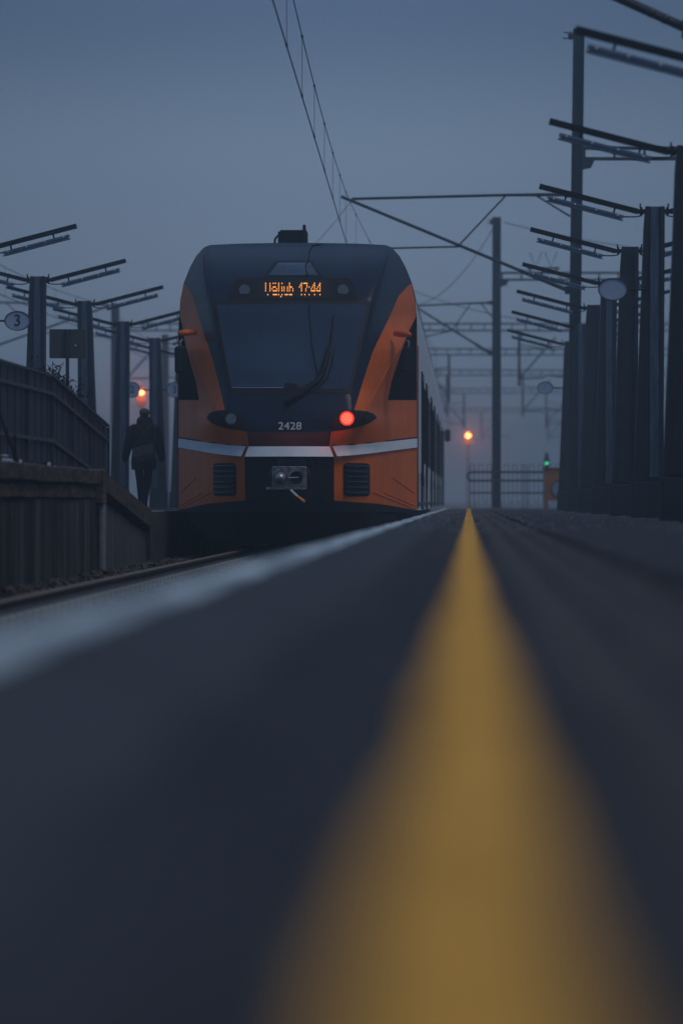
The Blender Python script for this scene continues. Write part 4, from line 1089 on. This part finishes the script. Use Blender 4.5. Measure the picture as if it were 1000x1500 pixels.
# ------------------------------------------------------------------ person
def skin_mesh(name, verts, edges, radii, root, levels=2):
    me = bpy.data.meshes.new(name); me.from_pydata(verts, edges, []); o = bpy.data.objects.new(name, me); COL.objects.link(o)
    sk = o.modifiers.new('skin', 'SKIN'); sk.use_smooth_shade = True
    for i, v in enumerate(me.skin_vertices[0].data):
        r = radii[i]; v.radius = (r, r) if not isinstance(r, tuple) else r; v.use_root = (i == root)
    sb_ = o.modifiers.new('sub', 'SUBSURF'); sb_.levels = levels; sb_.render_levels = levels
    dg = bpy.context.evaluated_depsgraph_get(); m2 = bpy.data.meshes.new_from_object(o.evaluated_get(dg))
    bpy.data.objects.remove(o); return m2
YP = 66.0; pp_ = at(211, 750, YP)
person = empty('person', (pp_.x, YP, P2Z), 'person in a dark coat and cap walking away along the left platform', 'person')
V = [(0, 0, .93), (0, -.0, 1.10), (0, .01, 1.27), (0, .03, 1.42), (0, .06, 1.50), (0, .09, 1.58), (0, .11, 1.67),        # 0-6 spine, neck, head
     (-.10, 0, .90), (-.075, .09, .50), (-.045, .05, .10), (-.045, .17, .035),                                            # 7-10 left leg
     (.09, 0, .90), (.055, .02, .50), (.02, -.14, .13), (.025, -.03, .035),                                            # 11-14 right leg
     (-.19, .03, 1.40), (-.27, .0, 1.13), (-.325, .04, .90), (-.335, .06, .83),                                          # 15-18 left arm
     (.19, .03, 1.40), (.27, -.01, 1.13), (.30, .05, .90), (.305, .07, .83)]                                             # 19-22 right arm
E = [(0, 1), (1, 2), (2, 3), (3, 4), (4, 5), (5, 6), (0, 7), (7, 8), (8, 9), (9, 10), (0, 11), (11, 12), (12, 13), (13, 14), (3, 15), (15, 16), (16, 17), (17, 18), (3, 19), (19, 20), (20, 21), (21, 22)]
RR = [(.15, .11), (.15, .11), (.17, .12), (.15, .11), .06, .085, .085, .095, .07, .055, .045, .095, .07, .055, .045, .075, .058, .045, .035, .075, .058, .045, .035]
me = skin_mesh('person_body', V, E, RR, 0); me.materials.append(M['trouser'])
body = bpy.data.objects.new('body', me); COL.objects.link(body); body.parent = person
for s, wx in ((-1, 18), (1, 22)):
    hv = [Vector(V[wx]), Vector(V[wx]) + Vector((0, .012, -.075))]; he = [(0, 1)]; hr = [.030, (.036, .022)]
    bm_ = MB()
    for k, (dx, dy, L) in enumerate(((0, -.030, .068), (0, -.010, .078), (0, .010, .074), (0, .028, .058))):
        a = hv[1] + Vector((s * .002, dy, -.01)); c1 = a + Vector((-s * .004, .004, -L * .5)); c2 = a + Vector((-s * .018, .012, -L))
        bm_.tube([hv[0] + Vector((0, dy * .6, -.03)), a, c1, c2], [.010, .0105, .0095, .007], 8)
    th = hv[0] + Vector((0, .025, -.03))
    bm_.tube([th - Vector((0, .02, 0)), th + Vector((-s * .01, .02, -.03)), th + Vector((-s * .018, .03, -.065))], [.012, .011, .008], 8)
    bm_.ellipsoid(hv[0] + Vector((0, 0, -.045)), (.016, .040, .055), 10, 8)
    bm_.build('hand', M['skin'], person, smooth=True)
def rings(rs, m, name, parent, seg=20):
    b = MB(); prev = None
    for (cx_, cy_, z, rx, ry) in rs:
        cur = [b.bm.verts.new((cx_ + rx * math.cos(2 * math.pi * k / seg) * (1 + .03 * math.sin(5 * k + z * 17)), cy_ + ry * math.sin(2 * math.pi * k / seg), z)) for k in range(seg)]
        if prev:
            for k in range(seg): b.bm.faces.new((prev[k], prev[(k + 1) % seg], cur[(k + 1) % seg], cur[k]))
        prev = cur
    b.bm.faces.new(prev)
    return b.build(name, m, parent, smooth=True)
ct = rings([(0.0, -.01, .70, .215, .16), (0, -.01, .82, .215, .165), (0, -.01, .98, .205, .155), (0, 0, 1.12, .205, .15), (0, .01, 1.26, .225, .155), (0, .02, 1.37, .235, .15), (0, .03, 1.45, .19, .125), (0, .05, 1.51, .115, .10), (0, .06, 1.56, .095, .09), (0, .07, 1.585, .06, .06)], M['coat'], 'coat', person)
b = MB()
for ids in ((15, 16, 17), (19, 20, 21)):
    a0, a1, a2 = [Vector(V[i]) for i in ids]; sg = -1 if ids[0] == 15 else 1
    b.tube([a0 - Vector((sg * .06, 0, -.02)), a0 + Vector((sg * .015, 0, -.02)), a0.lerp(a1, .5), a1, a1.lerp(a2, .6), a2, a2 + (a2 - a1) * .12], [.085, .098, .088, .080, .072, .062, .058], 14)
b.build('sleeves', M['coat'], ct, smooth=True)
cpb = MB()
for t in range(1):
    cpb.ellipsoid((0, .115, 1.685), (.088, .105, .078), 18, 12)
cpb.build('cap', M['cap'], person, smooth=True)
cl_ = rings([(0, .055, 1.50, .135, .125), (0, .065, 1.56, .125, .12), (0, .075, 1.61, .095, .10)], M['coat'], 'collar', ct)
for s, i in ((-1, 10), (1, 14)):
    q = Vector(V[i]); MB().ellipsoid((q.x, q.y - .05, .045), (.05, .14, .05), 14, 8).box((q.x, q.y - .05, .012), (.085, .25, .022)).build('shoe', M['black_matt'], person, smooth='auto')
# shoulder bag hanging at the back
bgx = Vector((pp_.x + .02, YP - .20, P2Z + 0.98))
bag = empty('shoulder_bag', bgx, 'brown shoulder bag slung across the back of the walking person', 'bag')
rot = Matrix.Rotation(R(-14), 3, 'Y')
MB().box((0, 0, 0), (.36, .11, .25), rot).build('bag_body', M['bag'], bag, bevel=0.03)
MB().box(rot @ Vector((0, -.063, .045)), (.37, .018, .17), rot).build('flap', M['bag_flap'], bag, bevel=0.006)
MB().bar((.15, 0.02, .09), (.19, .10, .42), .035, .010).bar((.19, .10, .42), (.14, .22, .535), .035, .010).bar((-.16, 0.02, .12), (-.05, .045, .30), .035, .010).bar((-.05, .045, .30), (.14, .14, .52), .035, .010).build('strap', M['bag_flap'], bag)
